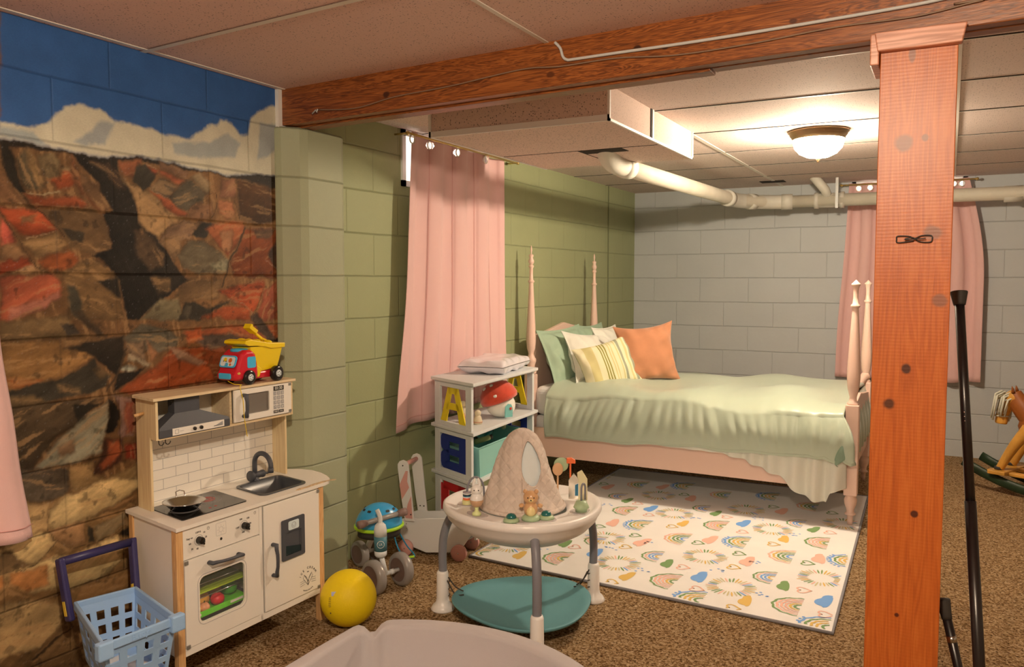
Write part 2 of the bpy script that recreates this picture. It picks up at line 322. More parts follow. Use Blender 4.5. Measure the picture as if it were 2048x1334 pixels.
# --- left wall: mural half (painted scene on the blocks) ---
MURAL=[((105,68,42),[(1471,1737),(1561,1741),(1673,1731),(1794,1728),(1907,1743),(2028,1749),(2204,1731),(2324,1730),(2741,1766),(2713,585),(2554,-319),(1409,166)]),
((35,25,20),[(1471,1737),(1525,1738),(1623,1735),(1723,1727),(1883,1739),(2032,1756),(2202,1739),(2382,1738),(2527,1746),(2604,1763),(2602,1708),(2533,1684),(2411,1717),(2269,1723),(2136,1723),(2014,1729),(1900,1729),(1792,1711),(1669,1722),(1555,1719),(1470,1716)]),
((75,58,42),[(1515,1680),(1546,1718),(1567,1691),(1597,1639),(1605,1609),(1572,1593),(1538,1602),(1521,1630)]),
((110,78,50),[(1546,1722),(1568,1704),(1610,1623),(1586,1603),(1553,1664)]),
((100,75,52),[(1577,1705),(1636,1718),(1654,1689),(1647,1640),(1610,1631),(1588,1664)]),
((32,24,18),[(1471,1737),(1495,1724),(1515,1680),(1517,1630),(1537,1589),(1520,1588),(1483,1630),(1469,1687)]),
((140,62,34),[(1615,1632),(1657,1639),(1667,1664),(1696,1663),(1709,1628),(1684,1603),(1641,1604)]),
((150,112,80),[(1658,1674),(1692,1680),(1689,1667),(1662,1664)]),
((132,60,34),[(1532,1585),(1594,1577),(1718,1588),(1757,1569),(1716,1554),(1571,1545)]),
((112,72,48),[(1467,1649),(1491,1610),(1528,1576),(1549,1552),(1505,1546),(1463,1545)]),
((150,62,35),[(1463,1535),(1518,1541),(1584,1533),(1628,1501),(1632,1479),(1545,1449),(1515,1460),(1486,1492),(1462,1516)]),
((125,80,52),[(1525,1508),(1570,1523),(1560,1497),(1525,1490)]),
((125,88,58),[(1514,1434),(1632,1470),(1673,1436),(1643,1404),(1565,1389),(1539,1410)]),
((175,75,60),[(1462,1503),(1486,1480),(1505,1434),(1484,1425),(1458,1422)]),
((130,88,60),[(1458,1420),(1509,1430),(1538,1392),(1499,1379),(1457,1386)]),
((140,55,32),[(1457,1382),(1538,1388),(1555,1367),(1464,1340),(1455,1340)]),
((150,105,75),[(1489,1345),(1555,1367),(1586,1354),(1519,1341)]),
((150,70,48),[(1455,1332),(1622,1341),(1645,1319),(1643,1279),(1581,1231),(1471,1203),(1450,1204)]),
((165,95,78),[(1476,1239),(1583,1262),(1639,1288),(1638,1265),(1572,1227),(1475,1203)]),
((95,65,42),[(1579,1533),(1756,1557),(1801,1526),(1821,1480),(1824,1419),(1756,1403),(1682,1423),(1637,1488)]),
((55,42,32),[(1651,1489),(1728,1475),(1722,1438),(1683,1446)]),
((140,68,36),[(1569,1380),(1672,1414),(1710,1392),(1699,1356),(1609,1350)]),
((105,72,45),[(1664,1310),(1646,1346),(1751,1398),(1864,1333),(1851,1252),(1870,1186),(1664,1195)]),
((60,50,40),[(1668,1305),(1697,1301),(1711,1255),(1718,1193),(1684,1210),(1667,1265)]),
((115,65,40),[(1693,1721),(1720,1652),(1738,1604),(1787,1571),(1818,1536),(1756,1560),(1718,1602),(1686,1662)]),
((108,72,48),[(1720,1666),(1779,1631),(1829,1565),(1797,1544),(1757,1587),(1719,1638)]),
((30,22,18),[(1693,1725),(1742,1723),(1856,1733),(1865,1668),(1886,1656),(1928,1583),(1935,1525),(1994,1484),(2040,1436),(2075,1380),(2137,1319),(2079,1288),(2041,1268),(1992,1229),(1926,1184),(1876,1186),(1861,1251),(1853,1319),(1781,1394),(1751,1402),(1830,1428),(1816,1489),(1797,1539),(1834,1552),(1789,1613),(1785,1641),(1721,1688)]),
((72,50,35),[(1914,1494),(1954,1501),(2005,1449),(2034,1415),(2026,1370),(1972,1349),(1922,1407)]),
((85,60,40),[(1971,1329),(2061,1329),(2054,1288),(2005,1269)]),
((62,42,32),[(1757,1706),(1824,1710),(1876,1669),(1885,1627),(1853,1634),(1812,1676)]),
((38,28,22),[(1773,1319),(1848,1329),(1856,1261),(1819,1281)]),
((150,108,74),[(1870,1664),(1913,1644),(1987,1632),(2039,1587),(2131,1548),(2055,1512),(2011,1470),(1935,1520),(1933,1573),(1896,1638)]),
((125,68,44),[(1861,1720),(1950,1733),(1937,1690),(1914,1669),(1876,1674)]),
((50,40,32),[(1932,1709),(1961,1722),(2013,1699),(1988,1647),(1958,1629),(1914,1659)]),
((150,65,40),[(1972,1716),(2019,1710),(2007,1693)]),
((150,75,48),[(2025,1715),(2135,1682),(2109,1664),(2025,1695)]),
((120,80,58),[(2026,1745),(2155,1720),(2141,1683),(2031,1716)]),
((92,70,55),[(1987,1642),(2018,1685),(2103,1663),(2064,1609)]),
((150,72,44),[(1987,1632),(2070,1610),(2144,1564),(2131,1548),(2045,1572),(2028,1601)]),
((85,68,54),[(2064,1614),(2103,1658),(2161,1695),(2226,1649),(2211,1616),(2145,1574),(2094,1586)]),
((125,95,70),[(2161,1700),(2201,1720),(2254,1689),(2246,1646),(2219,1649)]),
((130,85,60),[(2145,1574),(2198,1610),(2258,1615),(2257,1577),(2229,1549),(2157,1549)]),
((155,90,60),[(2286,1623),(2365,1629),(2367,1569),(2327,1555),(2285,1579)]),
((130,80,58),[(2303,1711),(2374,1718),(2380,1647),(2294,1634)]),
((70,40,20),[(2382,1719),(2602,1696),(2599,1567),(2482,1542),(2392,1565)]),
((115,80,60),[(2055,1512),(2124,1537),(2196,1536),(2154,1471),(2011,1460)]),
((120,85,60),[(2011,1460),(2097,1484),(2115,1443),(2088,1401),(2076,1386),(2040,1436)]),
((100,80,62),[(2089,1406),(2148,1465),(2214,1473),(2288,1433),(2336,1391),(2321,1357),(2190,1340),(2113,1371)]),
((150,130,105),[(2245,1384),(2329,1396),(2321,1357),(2278,1352)]),
((45,36,30),[(2161,1487),(2209,1542),(2263,1535),(2221,1479)]),
((145,75,46),[(2222,1516),(2298,1548),(2407,1549),(2421,1527),(2375,1464),(2330,1407),(2275,1460)]),
((150,95,66),[(2290,1515),(2362,1519),(2345,1435),(2302,1434)]),
((120,55,28),[(2421,1522),(2598,1537),(2593,1331),(2356,1336),(2343,1385),(2389,1464)]),
((95,62,44),[(2466,1524),(2594,1537),(2560,1494),(2481,1491)]),
((60,38,28),[(2542,1424),(2597,1490),(2593,1354)]),
((108,75,50),[(2078,1273),(2137,1324),(2299,1330),(2283,1253),(2141,1245),(2077,1231)]),
((110,90,68),[(1932,1184),(2016,1253),(2090,1257),(2107,1176)]),
((48,38,30),[(2088,1177),(2115,1241),(2167,1240),(2226,1217),(2339,1241),(2185,1173)]),
((80,64,52),[(2101,1194),(2121,1241),(2153,1229),(2132,1177)]),
((150,62,34),[(2283,1281),(2400,1308),(2524,1330),(2523,1284),(2457,1187),(2325,1253)]),
((150,66,36),[(2185,1181),(2310,1220),(2435,1211),(2441,1162)]),
((140,66,46),[(2481,1198),(2523,1278),(2593,1325),(2588,1156),(2464,1161)]),
((98,70,46),[(1450,1200),(1665,1209),(1692,1143),(1793,1137),(1648,1135),(1448,1145)]),
((55,42,35),[(1635,1178),(1683,1181),(1702,1147),(1662,1143)]),
((60,42,30),[(1685,1226),(1709,1225),(1748,1182),(1788,1142),(1762,1139),(1713,1184)]),
((128,85,50),[(1447,1141),(1648,1130),(1651,1103),(1740,1089),(1749,1072),(1688,1038),(1634,1016),(1492,991),(1442,997)]),
((135,72,36),[(1443,1035),(1573,1009),(1550,989),(1442,1002)]),
((112,76,48),[(1648,1130),(1793,1130),(1700,1111),(1652,1107)]),
((36,26,20),[(1647,1108),(1700,1111),(1793,1128),(1863,1133),(1866,1075),(1831,1000),(1769,1054),(1719,1086)]),
((52,42,34),[(1441,985),(1634,1011),(1698,1037),(1749,1065),(1768,1026),(1810,1002),(1787,966),(1735,949),(1675,952),(1571,942),(1441,972)]),
((92,66,44),[(1738,1028),(1769,1044),(1810,1002),(1767,988)]),
((90,66,46),[(1619,995),(1696,977),(1695,954),(1627,967)]),
((62,44,30),[(1441,963),(1593,939),(1775,930),(1693,903),(1711,863),(1622,831),(1565,782),(1527,736),(1432,751)]),
((32,24,18),[(1664,916),(1775,920),(1733,897),(1681,858)]),
((100,72,48),[(1441,972),(1540,968),(1589,940),(1440,942)]),
((128,112,95),[(1536,739),(1622,822),(1712,877),(1796,922),(1799,850),(1776,796),(1769,749),(1657,737)]),
((125,90,68),[(1612,796),(1670,814),(1678,766),(1620,767)]),
((92,76,62),[(1863,1124),(1937,1169),(2055,1143),(2092,1109),(2078,1079),(1992,1065),(1878,1093)]),
((120,88,68),[(1873,1104),(1941,1109),(1944,1034),(1877,1049)]),
((150,95,65),[(1952,1108),(1998,1065),(1967,1027)]),
((170,140,115),[(1877,1064),(1933,1040),(1967,1027),(1955,1018),(1877,1049)]),
((155,140,125),[(1843,1023),(1876,1030),(1909,1017),(1892,1004),(1853,1013)]),
((28,20,16),[(1837,1009),(1903,1008),(1944,1019),(1908,987),(1846,960),(1818,944)]),
((140,62,32),[(1835,946),(1874,971),(1991,1019),(2053,1076),(2116,1071),(2215,1075),(2277,1043),(2259,935),(1889,930)]),
((132,62,34),[(2112,1129),(2322,1145),(2588,1138),(2582,912),(2246,947),(2195,1071)]),
((80,58,48),[(2118,1118),(2336,1117),(2424,1089),(2291,1064),(2235,1057)]),
((150,105,82),[(2041,1087),(2116,1055),(2213,1010),(2179,997),(2083,1032)]),
((70,50,42),[(2441,1168),(2473,1190),(2587,1079),(2549,1063),(2487,1114)]),
((25,18,15),[(2534,1082),(2624,1077),(2620,908),(2545,916)]),
((160,70,35),[(2118,1139),(2184,1147),(2196,1103),(2130,1086)]),
((135,95,85),[(1813,935),(1889,920),(1890,786),(1846,784),(1830,806),(1848,852),(1838,893)]),
((135,68,52),[(1855,910),(1905,903),(1902,799),(1857,792)]),
((25,18,15),[(1796,927),(1817,915),(1838,883),(1842,853),(1814,813),(1792,807),(1782,814),(1799,859)]),
((60,32,22),[(1781,795),(1846,784),(1849,734),(1843,706),(1766,672),(1725,686),(1758,732)]),
((135,62,36),[(1791,783),(1829,782),(1844,735),(1799,700),(1767,687),(1757,708),(1790,745)]),
((130,45,28),[(1856,757),(1901,759),(1899,695),(1854,708)]),
((135,98,64),[(1647,725),(1727,724),(1730,680),(1787,658),(1898,685),(1896,630),(1755,641),(1654,640)]),
((85,66,54),[(1432,751),(1642,726),(1650,660),(1624,622),(1429,669)]),
((116,80,50),[(1423,524),(1522,639),(1583,624),(1653,641),(1725,639),(1881,636),(2348,536),(2327,-223),(1409,166)]),
((80,62,50),[(1433,758),(1645,715),(1646,652),(1632,632),(1593,627),(1429,668)]),
((184,144,102),[(1577,602),(1632,627),(1736,652),(1807,651),(1929,625),(1926,558),(1690,537),(1609,532),(1571,552)]),
((120,80,50),[(1690,545),(1799,562),(1928,610),(1926,552),(1776,543)]),
((146,100,68),[(1575,537),(1690,535),(1703,467),(1657,466),(1607,490)]),
((48,38,30),[(1705,516),(1726,506),(1730,460),(1709,466)]),
((136,106,78),[(1731,509),(1849,529),(1842,490),(1795,462),(1735,456)]),
((166,124,86),[(1429,657),(1583,620),(1572,599),(1573,542),(1423,520)]),
((180,140,98),[(1423,520),(1518,538),(1575,527),(1598,492),(1533,445),(1447,445),(1421,457)]),
((105,75,50),[(1423,511),(1449,512),(1475,477),(1529,442),(1464,439),(1421,453)]),
((188,148,104),[(1442,442),(1557,443),(1687,443),(1818,455),(1839,408),(1831,359),(1758,331),(1641,329),(1507,361),(1445,404)]),
((162,100,58),[(1446,440),(1566,431),(1568,363),(1498,368),(1445,404)]),
((40,28,20),[(1841,470),(1876,471),(1874,419),(1818,461)]),
((164,124,86),[(1417,360),(1552,321),(1610,282),(1613,252),(1587,213),(1537,175),(1411,199)]),
((105,72,46),[(1587,213),(1647,191),(1652,63),(1475,138)]),
((135,92,58),[(1683,326),(1860,340),(1928,255),(1702,269),(1650,278)]),
((48,76,110),[(1486,2139),(2759,2511),(2741,1766),(2324,1730),(2204,1731),(2028,1749),(1907,1743),(1794,1728),(1673,1731),(1561,1741),(1471,1737)]),
((186,164,146),[(1473,1786),(1562,1783),(1626,1809),(1652,1844),(1678,1872),(1729,1884),(1799,1881),(1850,1854),(1911,1851),(2031,1842),(2162,1835),(2209,1875),(2244,1897),(2288,1906),(2305,1931),(2343,1936),(2380,1915),(2405,1890),(2444,1896),(2460,1967),(2514,2002),(2571,2033),(2628,2043),(2747,2017),(2741,1766),(2324,1730),(2204,1731),(2028,1749),(1907,1743),(1794,1728),(1673,1731),(1561,1741),(1471,1737)]),
((146,136,136),[(1770,1806),(1798,1846),(1850,1846),(1814,1770),(1733,1755),(1708,1768)]),
((150,140,138),[(2084,1814),(2255,1839),(2341,1890),(2404,1861),(2377,1799),(2206,1777),(2093,1771)]),
((150,140,140),[(2513,1957),(2612,1963),(2609,1860),(2496,1805)]),
((150,142,142),[(1472,1769),(1577,1771),(1608,1737),(1471,1744)]),
]
STROKES=[(3.8,(150,120,92),[(1537,1589),(1585,1583),(1650,1598)]),
(2.2,(130,90,65),[(1571,1543),(1663,1550),(1756,1560)]),
(2.7,(150,110,80),[(1497,1548),(1540,1560)]),
(4.4,(35,25,18),[(1468,1678),(1491,1623),(1532,1576),(1575,1537),(1637,1488),(1664,1454)]),
(3.3,(150,115,90),[(1536,1444),(1637,1479)]),
(3.8,(50,34,24),[(1462,1520),(1486,1480),(1514,1439),(1538,1392),(1568,1367),(1622,1337)]),
(2.2,(165,125,100),[(1480,1340),(1550,1365)]),
(3.8,(150,110,85),[(1967,1723),(2013,1714)]),
(2.2,(150,120,100),[(1987,1639),(2064,1612)]),
(2.7,(32,24,18),[(2137,1548),(2151,1580),(2211,1622),(2260,1652)]),
(3.8,(32,24,18),[(2250,1555),(2279,1600),(2273,1654)]),
(3.8,(32,24,18),[(2372,1635),(2392,1565)]),
(8.2,(55,38,28),[(2421,1527),(2374,1447),(2336,1391),(2298,1297)]),
(2.2,(160,125,105),[(2526,1412),(2550,1395),(2594,1366)]),
(3.3,(150,110,85),[(2325,1247),(2398,1229),(2457,1187)]),
(3.3,(38,28,20),[(2290,1275),(2355,1269),(2477,1336)]),
(2.7,(38,28,20),[(2523,1295),(2473,1204),(2441,1162)]),
(2.2,(40,30,24),[(2064,1614),(2103,1658),(2161,1695)]),
(2.7,(60,44,32),[(2011,1460),(2055,1512),(2124,1537)]),
(2.2,(60,44,34),[(2089,1406),(2148,1465),(2214,1473),(2288,1433)]),
(3.3,(35,25,18),[(1960,1173),(2007,1163),(2061,1137)]),
(7.1,(60,42,30),[(1872,1084),(1849,1037),(1820,982),(1787,947)]),
(3.8,(45,30,22),[(2116,1071),(2195,1076),(2249,1045)]),
(3.3,(50,36,26),[(1572,594),(1570,543),(1593,503),(1622,481),(1656,461),(1719,458),(1795,457),(1847,483)]),
(3.3,(55,38,26),[(1598,492),(1577,474),(1533,445),(1487,437),(1429,450)]),
(2.7,(85,55,34),[(1831,359),(1757,326),(1683,326),(1552,321),(1415,315)]),
(6.6,(40,28,20),[(1615,290),(1618,250),(1647,200),(1586,185),(1537,157),(1499,144)]),
(2.2,(110,76,50),[(1653,641),(1736,642),(1806,611),(1822,592)]),
(2.5,(80,54,36),[(1413,257),(1502,236),(1598,238)]),
]

def paint_mural():
    ys = np.concatenate([np.arange(-1.8, .62, .4), np.arange(.62, 1.38, .012), np.arange(1.38, 2.6201, .004)])
    zs = np.arange(0, 2.1301, .004)
    Y, Z = np.meshgrid(ys, zs); Ym = np.where(Y < 1.44, 2.88-Y, Y)
    # hand-painted wobble of every outline
    W1 = (fbm(Ym*22, Z*22, 4, 3)-.5)*.050+(fbm(Ym*90, Z*90, 2, 9)-.5)*.020; W2 = (fbm(Ym*22, Z*22, 4, 31)-.5)*.050+(fbm(Ym*90, Z*90, 2, 41)-.5)*.020
    A, B_ = Ym+W1*.34, Z+W2*.34
    def lin(c):
        k = (1, 1, 1) if c[2] > c[0] else (.90, .92, .70)
        return np.array([s2l(q)/(l*.80)*w_ for q, l, w_ in zip(c, (1.0, .80, .60), k)])
    img = np.zeros(Y.shape+(3,)); img[:] = lin((105, 68, 42))
    stroke = fbm((Ym+Z*.6)*14, (Z-Ym*.6)*75, 4, 5)
    blotch = fbm(Ym*16, Z*16, 4, 77); blotch2 = fbm(Ym*34, Z*34, 5, 177); stroke2 = fbm((Ym-Z*.7)*16, (Z+Ym*.7)*90, 4, 215)
    idx = 0
    for c, poly in MURAL:
        P_ = np.array(poly)/1000.; x0, z0 = P_.min(0)-.03; x1, z1 = P_.max(0)+.03
        sel = (A > x0) & (A < x1) & (B_ > z0) & (B_ < z1)
        if not sel.any(): idx += 1; continue
        a, bb = A[sel], B_[sel]; ins = np.zeros(a.shape, bool); n = len(P_); dmin = np.full(a.shape, 1e9)
        for i in range(n):
            xa, za = P_[i]; xb, zb = P_[(i+1) % n]
            if za != zb:
                cond = ((za > bb) != (zb > bb)) & (a < (xb-xa)*(bb-za)/(zb-za)+xa); ins ^= cond
            L2 = (xb-xa)**2+(zb-za)**2+1e-12; t = np.clip(((a-xa)*(xb-xa)+(bb-za)*(zb-za))/L2, 0, 1)
            dmin = np.minimum(dmin, np.hypot(a-xa-t*(xb-xa), bb-za-t*(zb-za)))
        sd = np.where(ins, dmin, -dmin); soft = .004 if max(c) < 60 else .006
        wt = np.clip(sd/soft*.5+.5, 0, 1)
        rock = sum(c) < 480 and idx < len(MURAL)-6
        # edges of a rock slab are dabbed darker and the body carries dry-brush streaks
        st = stroke[sel]; bl = blotch[sel]
        body = lin(c)[None, :]*((.72+.60*st)*(.66+.70*bl) if rock else (.86+.28*bl))[:, None]
        if rock:
            lo = (a-x0)/(x1-x0)*.35+(bb-z0)/(z1-z0)*.65   # lighter upper right shoulder of each painted rock
            body = body*(.74+.46*lo)[:, None]
            tan = lin((150, 106, 72)); dk = lin((34, 24, 16))
            q_ = P_-P_.mean(0); w__, ev = np.linalg.eigh(q_.T@q_); ax = ev[:, 1]; al = (a-P_[:, 0].mean())*ax[0]+(bb-P_[:, 1].mean())*ax[1]; ac = -(a-P_[:, 0].mean())*ax[1]+(bb-P_[:, 1].mean())*ax[0]
            br = fbm(al*9+idx*3.1, ac*70+idx, 4, 300+idx); wide = math.sqrt(w__[0]/len(P_))+1e-3      # brush strokes run along each rock
            body = body*(.72+.62*br)[:, None]*(1+.22*np.clip(ac/wide, -1.3, 1.3)*(1 if idx % 2 else -1))[:, None]
            if max(c) > 60:
                lt = np.clip((br-.60)*5, 0, .45)[:, None]; body = body*(1-lt)+tan*lt*1.1
                dd_ = np.clip((.33-blotch2[sel])*6, 0, .5)[:, None]; body = body*(1-dd_)+dk*dd_
            edge = (np.exp(-dmin/.007)*np.clip(2.2*blotch2[sel]-.55, 0, 1)*(.75 if max(c) > 60 else 0))[:, None]; body = body*(1-edge)+dk*edge
        cur = img[sel]; img[sel] = cur*(1-wt[:, None])+body*wt[:, None]; idx += 1
    for wd, c, line in STROKES:
        P_ = np.array(line)/1000.; d = np.full(Y.shape, 1e9)
        for i in range(len(P_)-1):
            (xa, za), (xb, zb) = P_[i], P_[i+1]; L2 = (xb-xa)**2+(zb-za)**2+1e-12
            t = np.clip(((A-xa)*(xb-xa)+(B_-za)*(zb-za))/L2, 0, 1); d = np.minimum(d, np.hypot(A-xa-t*(xb-xa), B_-za-t*(zb-za)))
        wt = np.clip((wd/1000.*.75*(.4+1.2*blotch)-d)/.003, 0, 1)*.85
        img = img*(1-wt[..., None])+lin(c)*wt[..., None]
    rockmask = (img[..., 2] < img[..., 0]*.62)
    sp = np.clip((vnoise(Ym*420, Z*420, 8)-.90)*9, 0, 1)*.18*rockmask
    img = img*(1-sp[..., None])+.42*sp[..., None]
    return ys, zs, np.clip(img, 0, 1)
ys, zs, img = paint_mural()
ny, nz = len(ys), len(zs)
V = np.empty((nz, ny, 3)); V[..., 0] = XL; V[..., 1] = ys[None, :]; V[..., 2] = zs[:, None]
ii = np.arange(nz*ny).reshape(nz, ny)
F_ = np.stack([ii[:-1, :-1], ii[:-1, 1:], ii[1:, 1:], ii[1:, :-1]], -1).reshape(-1, 4)
me = bpy.data.meshes.new('wall_left'); me.vertices.add(nz*ny); me.vertices.foreach_set('co', V.ravel().astype('f4'))
me.loops.add(F_.size); me.loops.foreach_set('vertex_index', F_.ravel().astype('i4')); me.polygons.add(len(F_))
me.polygons.foreach_set('loop_start', np.arange(0, F_.size, 4, dtype='i4')); me.polygons.foreach_set('loop_total', np.full(len(F_), 4, 'i4'))
me.update(calc_edges=True); me.validate()
ca = me.color_attributes.new('paint', 'FLOAT_COLOR', 'POINT'); cc = np.ones((nz*ny, 4), 'f4'); cc[:, :3] = img.reshape(-1, 3); ca.data.foreach_set('color', cc.ravel())
me.materials.append(m_mural); o = bpy.data.objects.new('wall_left', me); COL.objects.link(o); struct(o)

# --- green part of the left wall, back wall, walls behind the camera ---
b = MB(); b.box(XL-.1, XL, 2.60, YB+.1, 0, 2.2); o = struct(b.build('wall_left_rear', m_green))
b = MB(); b.box(XL, 2.7, YB, YB+.1, 0, 2.2); struct(b.build('wall_back', m_gray))
m_far = mat('plain painted wall', ph(170, 150, 125, .8), rough=.8)
b = MB(); b.box(2.6, 2.7, -1.9, YB, 0, 2.2); struct(b.build('wall_right', m_far))
b = MB(); b.box(XL-.1, 2.7, -1.9, -1.8, 0, 2.2); struct(b.build('wall_front', m_far))
b = MB(); b.prism([(-2.485, 2.588), (-2.452, 2.600), (-2.402, 2.655), (-2.388, 2.69), (-2.384, 2.90), (-2.392, 2.925), (-2.485, 2.935)], ((0, 0, 0), (1, 0, 0), (0, 1, 0), (0, 0, 1)), 1.955)
struct(b.build('trim_1', m_pil, bevel=.012, bseg=3))                       # concrete block pilaster
b = MB(); b.box(XL-.01, XL+.018, 2.600, 2.64, 1.95, 2.12); struct(b.build('trim_2', m_cream))
b = MB(); b.box(XL, XL+.006, 6.352, 6.364, 0, 2.09); struct(b.build('trim_3', mat('joint shadow line', tuple(c*.55 for c in GREEN), rough=.9)))

# --- ceilings ---
def by(x): return 2.619-.080*(x+2.435)      # front face line of the beam
b = MB(); b.add([(-2.58, -1.9, 2.107), (2.7, -1.9, 2.107), (2.7, by(2.7)+.03, 2.107), (-2.58, by(-2.58)+.03, 2.107)], [(0, 1, 2, 3)])
for x0 in (-1.205, .02, 1.24, -2.45):
    b.box(x0-.008, x0+.008, -1.9, by(x0), 2.1045, 2.1075, mi=1)
for k in range(6):
    y0 = 1.98-.61*k; c = Vector((0, y0-.080*2.45, 0))
    b.add([(-2.48, y0, 2.1035), (2.6, y0-.080*5.08, 2.1035), (2.6, y0-.080*5.08-.024, 2.1035), (-2.48, y0-.024, 2.1035)], [(0, 1, 2, 3)], mi=1)
    b.add([(-2.48, y0, 2.1035), (2.6, y0-.080*5.08, 2.1035), (2.6, y0-.080*5.08, 2.107), (-2.48, y0, 2.107)], [(0, 1, 2, 3)], mi=1)
struct(b.build('ceiling', [m_ceilF, m_tbar]))
b = MB(); b.box(-2.58, 2.7, 2.67, 7.1, 2.087, 2.15)
for y0 in (3.04, 3.66, 4.31, 5.02, 5.67, 6.30):
    b.box(XL, 2.6, y0-.0035, y0+.0035, 2.0845, 2.0875, mi=2); b.box(XL, 2.6, y0+.0035, y0+.016, 2.0842, 2.0875, mi=1)
for x0 in (-1.225, .0, 1.22): b.box(x0-.012, x0+.012, 2.7, 7.0, 2.0838, 2.0875, mi=1)
b.box(-1.33, -1.15, 6.60, 6.72, 2.0830, 2.0875, mi=2)
struct(b.build('ceiling_rear', [m_ceilB, m_tbar, m_dark]))

# --- beam and post ---
def knots(m, base, lst, plane=(0, 2)):
    g = N(m, 'ShaderNodeNewGeometry'); s = N(m, 'ShaderNodeSeparateXYZ'); m.node_tree.links.new(g.outputs['Position'], s.inputs[0])
    c = base; wv = noise(m, g.outputs['Position'], 30, 3)
    for (x, z, rx, rz, kc) in lst:
        dx = math_node(m, 'DIVIDE', math_node(m, 'SUBTRACT', s.outputs[plane[0]], x), rx); dz = math_node(m, 'DIVIDE', math_node(m, 'SUBTRACT', s.outputs[plane[1]], z), rz)
        d = math_node(m, 'SQRT', math_node(m, 'ADD', math_node(m, 'MULTIPLY', dx, dx), math_node(m, 'MULTIPLY', dz, dz)))
        d = math_node(m, 'ADD', d, math_node(m, 'MULTIPLY', math_node(m, 'SUBTRACT', wv, .5), .7))
        f = math_node(m, 'SUBTRACT', 1.0, math_node(m, 'SMOOTH_MIN', 1.0, math_node(m, 'MAXIMUM', 0.0, math_node(m, 'MULTIPLY', math_node(m, 'SUBTRACT', d, .75), 2.2)), .3))
        c = mixc(m, f, c, kc)
    return c
m_post = mat('post pine', (.3, .12, .03), rough=.40, spec=.5, coat=.08)
gp = pos(m_post); v = pos(m_post, (7, 7, .45)); n1 = noise(m_post, v, 3.2, 3, .5, .5)
s_ = math_node(m_post, 'SINE', math_node(m_post, 'MULTIPLY', n1, 60)); n2 = noise(m_post, v, 16, 5, .6)
f = math_node(m_post, 'ADD', math_node(m_post, 'MULTIPLY', s_, .07), math_node(m_post, 'ADD', math_node(m_post, 'MULTIPLY', n2, .5), .25))
c = ramp(m_post, f, [(.2, ph(146, 58, 12, .96)), (.5, ph(186, 86, 24, .96)), (.8, ph(206, 108, 40, .96))])
c = knots(m_post, c, [(-.097, 1.086, .011, .013, ph(80, 32, 8)), (-.136, .99, .015, .015, ph(90, 40, 12)), (-.118, 1.679, .022, .022, ph(142, 78, 48)), (-.069, 1.69, .009, .010, ph(142, 78, 48)), (-.045, 1.445, .022, .018, ph(142, 78, 48)), (-.022, 1.268, .018, .016, ph(142, 78, 48)), (-.067, .699, .009, .009, ph(80, 30, 10)), (-.102, .416, .006, .006, ph(90, 30, 10)), (-.105, 1.905, .008, .020, ph(142, 78, 48))])
col_to(m_post, c)
wv = N(m_post, 'ShaderNodeTexWave', wave_type='BANDS', bands_direction='Z'); wv.inputs['Scale'].default_value = 34; wv.inputs['Distortion'].default_value = 1.2; wv.inputs['Detail'].default_value = 2
m_post.node_tree.links.new(gp, wv.inputs['Vector'])
bump_to(m_post, math_node(m_post, 'ADD', math_node(m_post, 'MULTIPLY', wv.outputs['Fac'], .22), math_node(m_post, 'MULTIPLY', n2, .6)), .35, .0010)
b = MB(); b.box(-.181, .0005, 2.42, 2.56, 0, 1.932)
post = struct(b.build('trim_4', m_post, bevel=.002))
m_cap = wood('cap pine', ph(150, 80, 45, .8), ph(205, 135, 100, .8), axis='x', rough=.35, coat=.2)
b = MB()
b.prism([(-.187, 1.918), (.009, 1.918), (.019, 1.967), (-.195, 1.967)], ((0, 2.425, 0), (1, 0, 0), (0, 0, 1), (0, -1, 0)), .03)
b.box(-.205, -.183, 2.40, 2.57, 1.885, 1.965)
struct(b.build('trim_5', m_cap, bevel=.003))
m_beam = mat('beam fir', (.25, .1, .03), rough=.38, coat=.15)
v = pos(m_beam, (.45, 5, 8)); n1 = noise(m_beam, v, 2.6, 4, .55, 1.6); s_ = math_node(m_beam, 'SINE', math_node(m_beam, 'MULTIPLY', n1, 90)); n2 = noise(m_beam, v, 15, 5, .65)
f = math_node(m_beam, 'ADD', math_node(m_beam, 'MULTIPLY', s_, .17), math_node(m_beam, 'ADD', math_node(m_beam, 'MULTIPLY', n2, .5), .25))
c = ramp(m_beam, f, [(.2, ph(66, 27, 6, .78)), (.5, ph(120, 58, 18, .78)), (.8, ph(152, 82, 32, .78))])
c = knots(m_beam, c, [(.06, 2.045, .018, .014, ph(70, 28, 8)), (-.41, 2.045, .012, .008, ph(80, 32, 8)), (-.88, 2.04, .014, .010, ph(60, 25, 8)), (-.79, 2.03, .010, .008, ph(60, 25, 8)), (-1.19, 2.0, .016, .010, ph(90, 40, 12)), (-1.9, 2.02, .016, .012, ph(70, 30, 10))])
col_to(m_beam, c); bump_to(m_beam, n2, .3, .002)
b = MB()
def beamseg(x0, x1, d0, d1, z0, z1, mi=0):
    P_ = [(x0, by(x0)+d0), (x1, by(x1)+d0), (x1, by(x1)+d1), (x0, by(x0)+d1)]
    b.add([(x, y, z) for z in (z0, z1) for x, y in P_], [(3, 2, 1, 0), (4, 5, 6, 7), (0, 1, 5, 4), (1, 2, 6, 5), (2, 3, 7, 6), (3, 0, 4, 7)], mi=mi)
beamseg(-2.475, 2.6, 0, .045, 1.960, 2.112); beamseg(-2.475, -.66, .049, .115, 1.952, 2.10); beamseg(-.655, 2.6, .049, .10, 1.958, 2.10)
struct(b.build('trim_6', m_beam, bevel=.003))

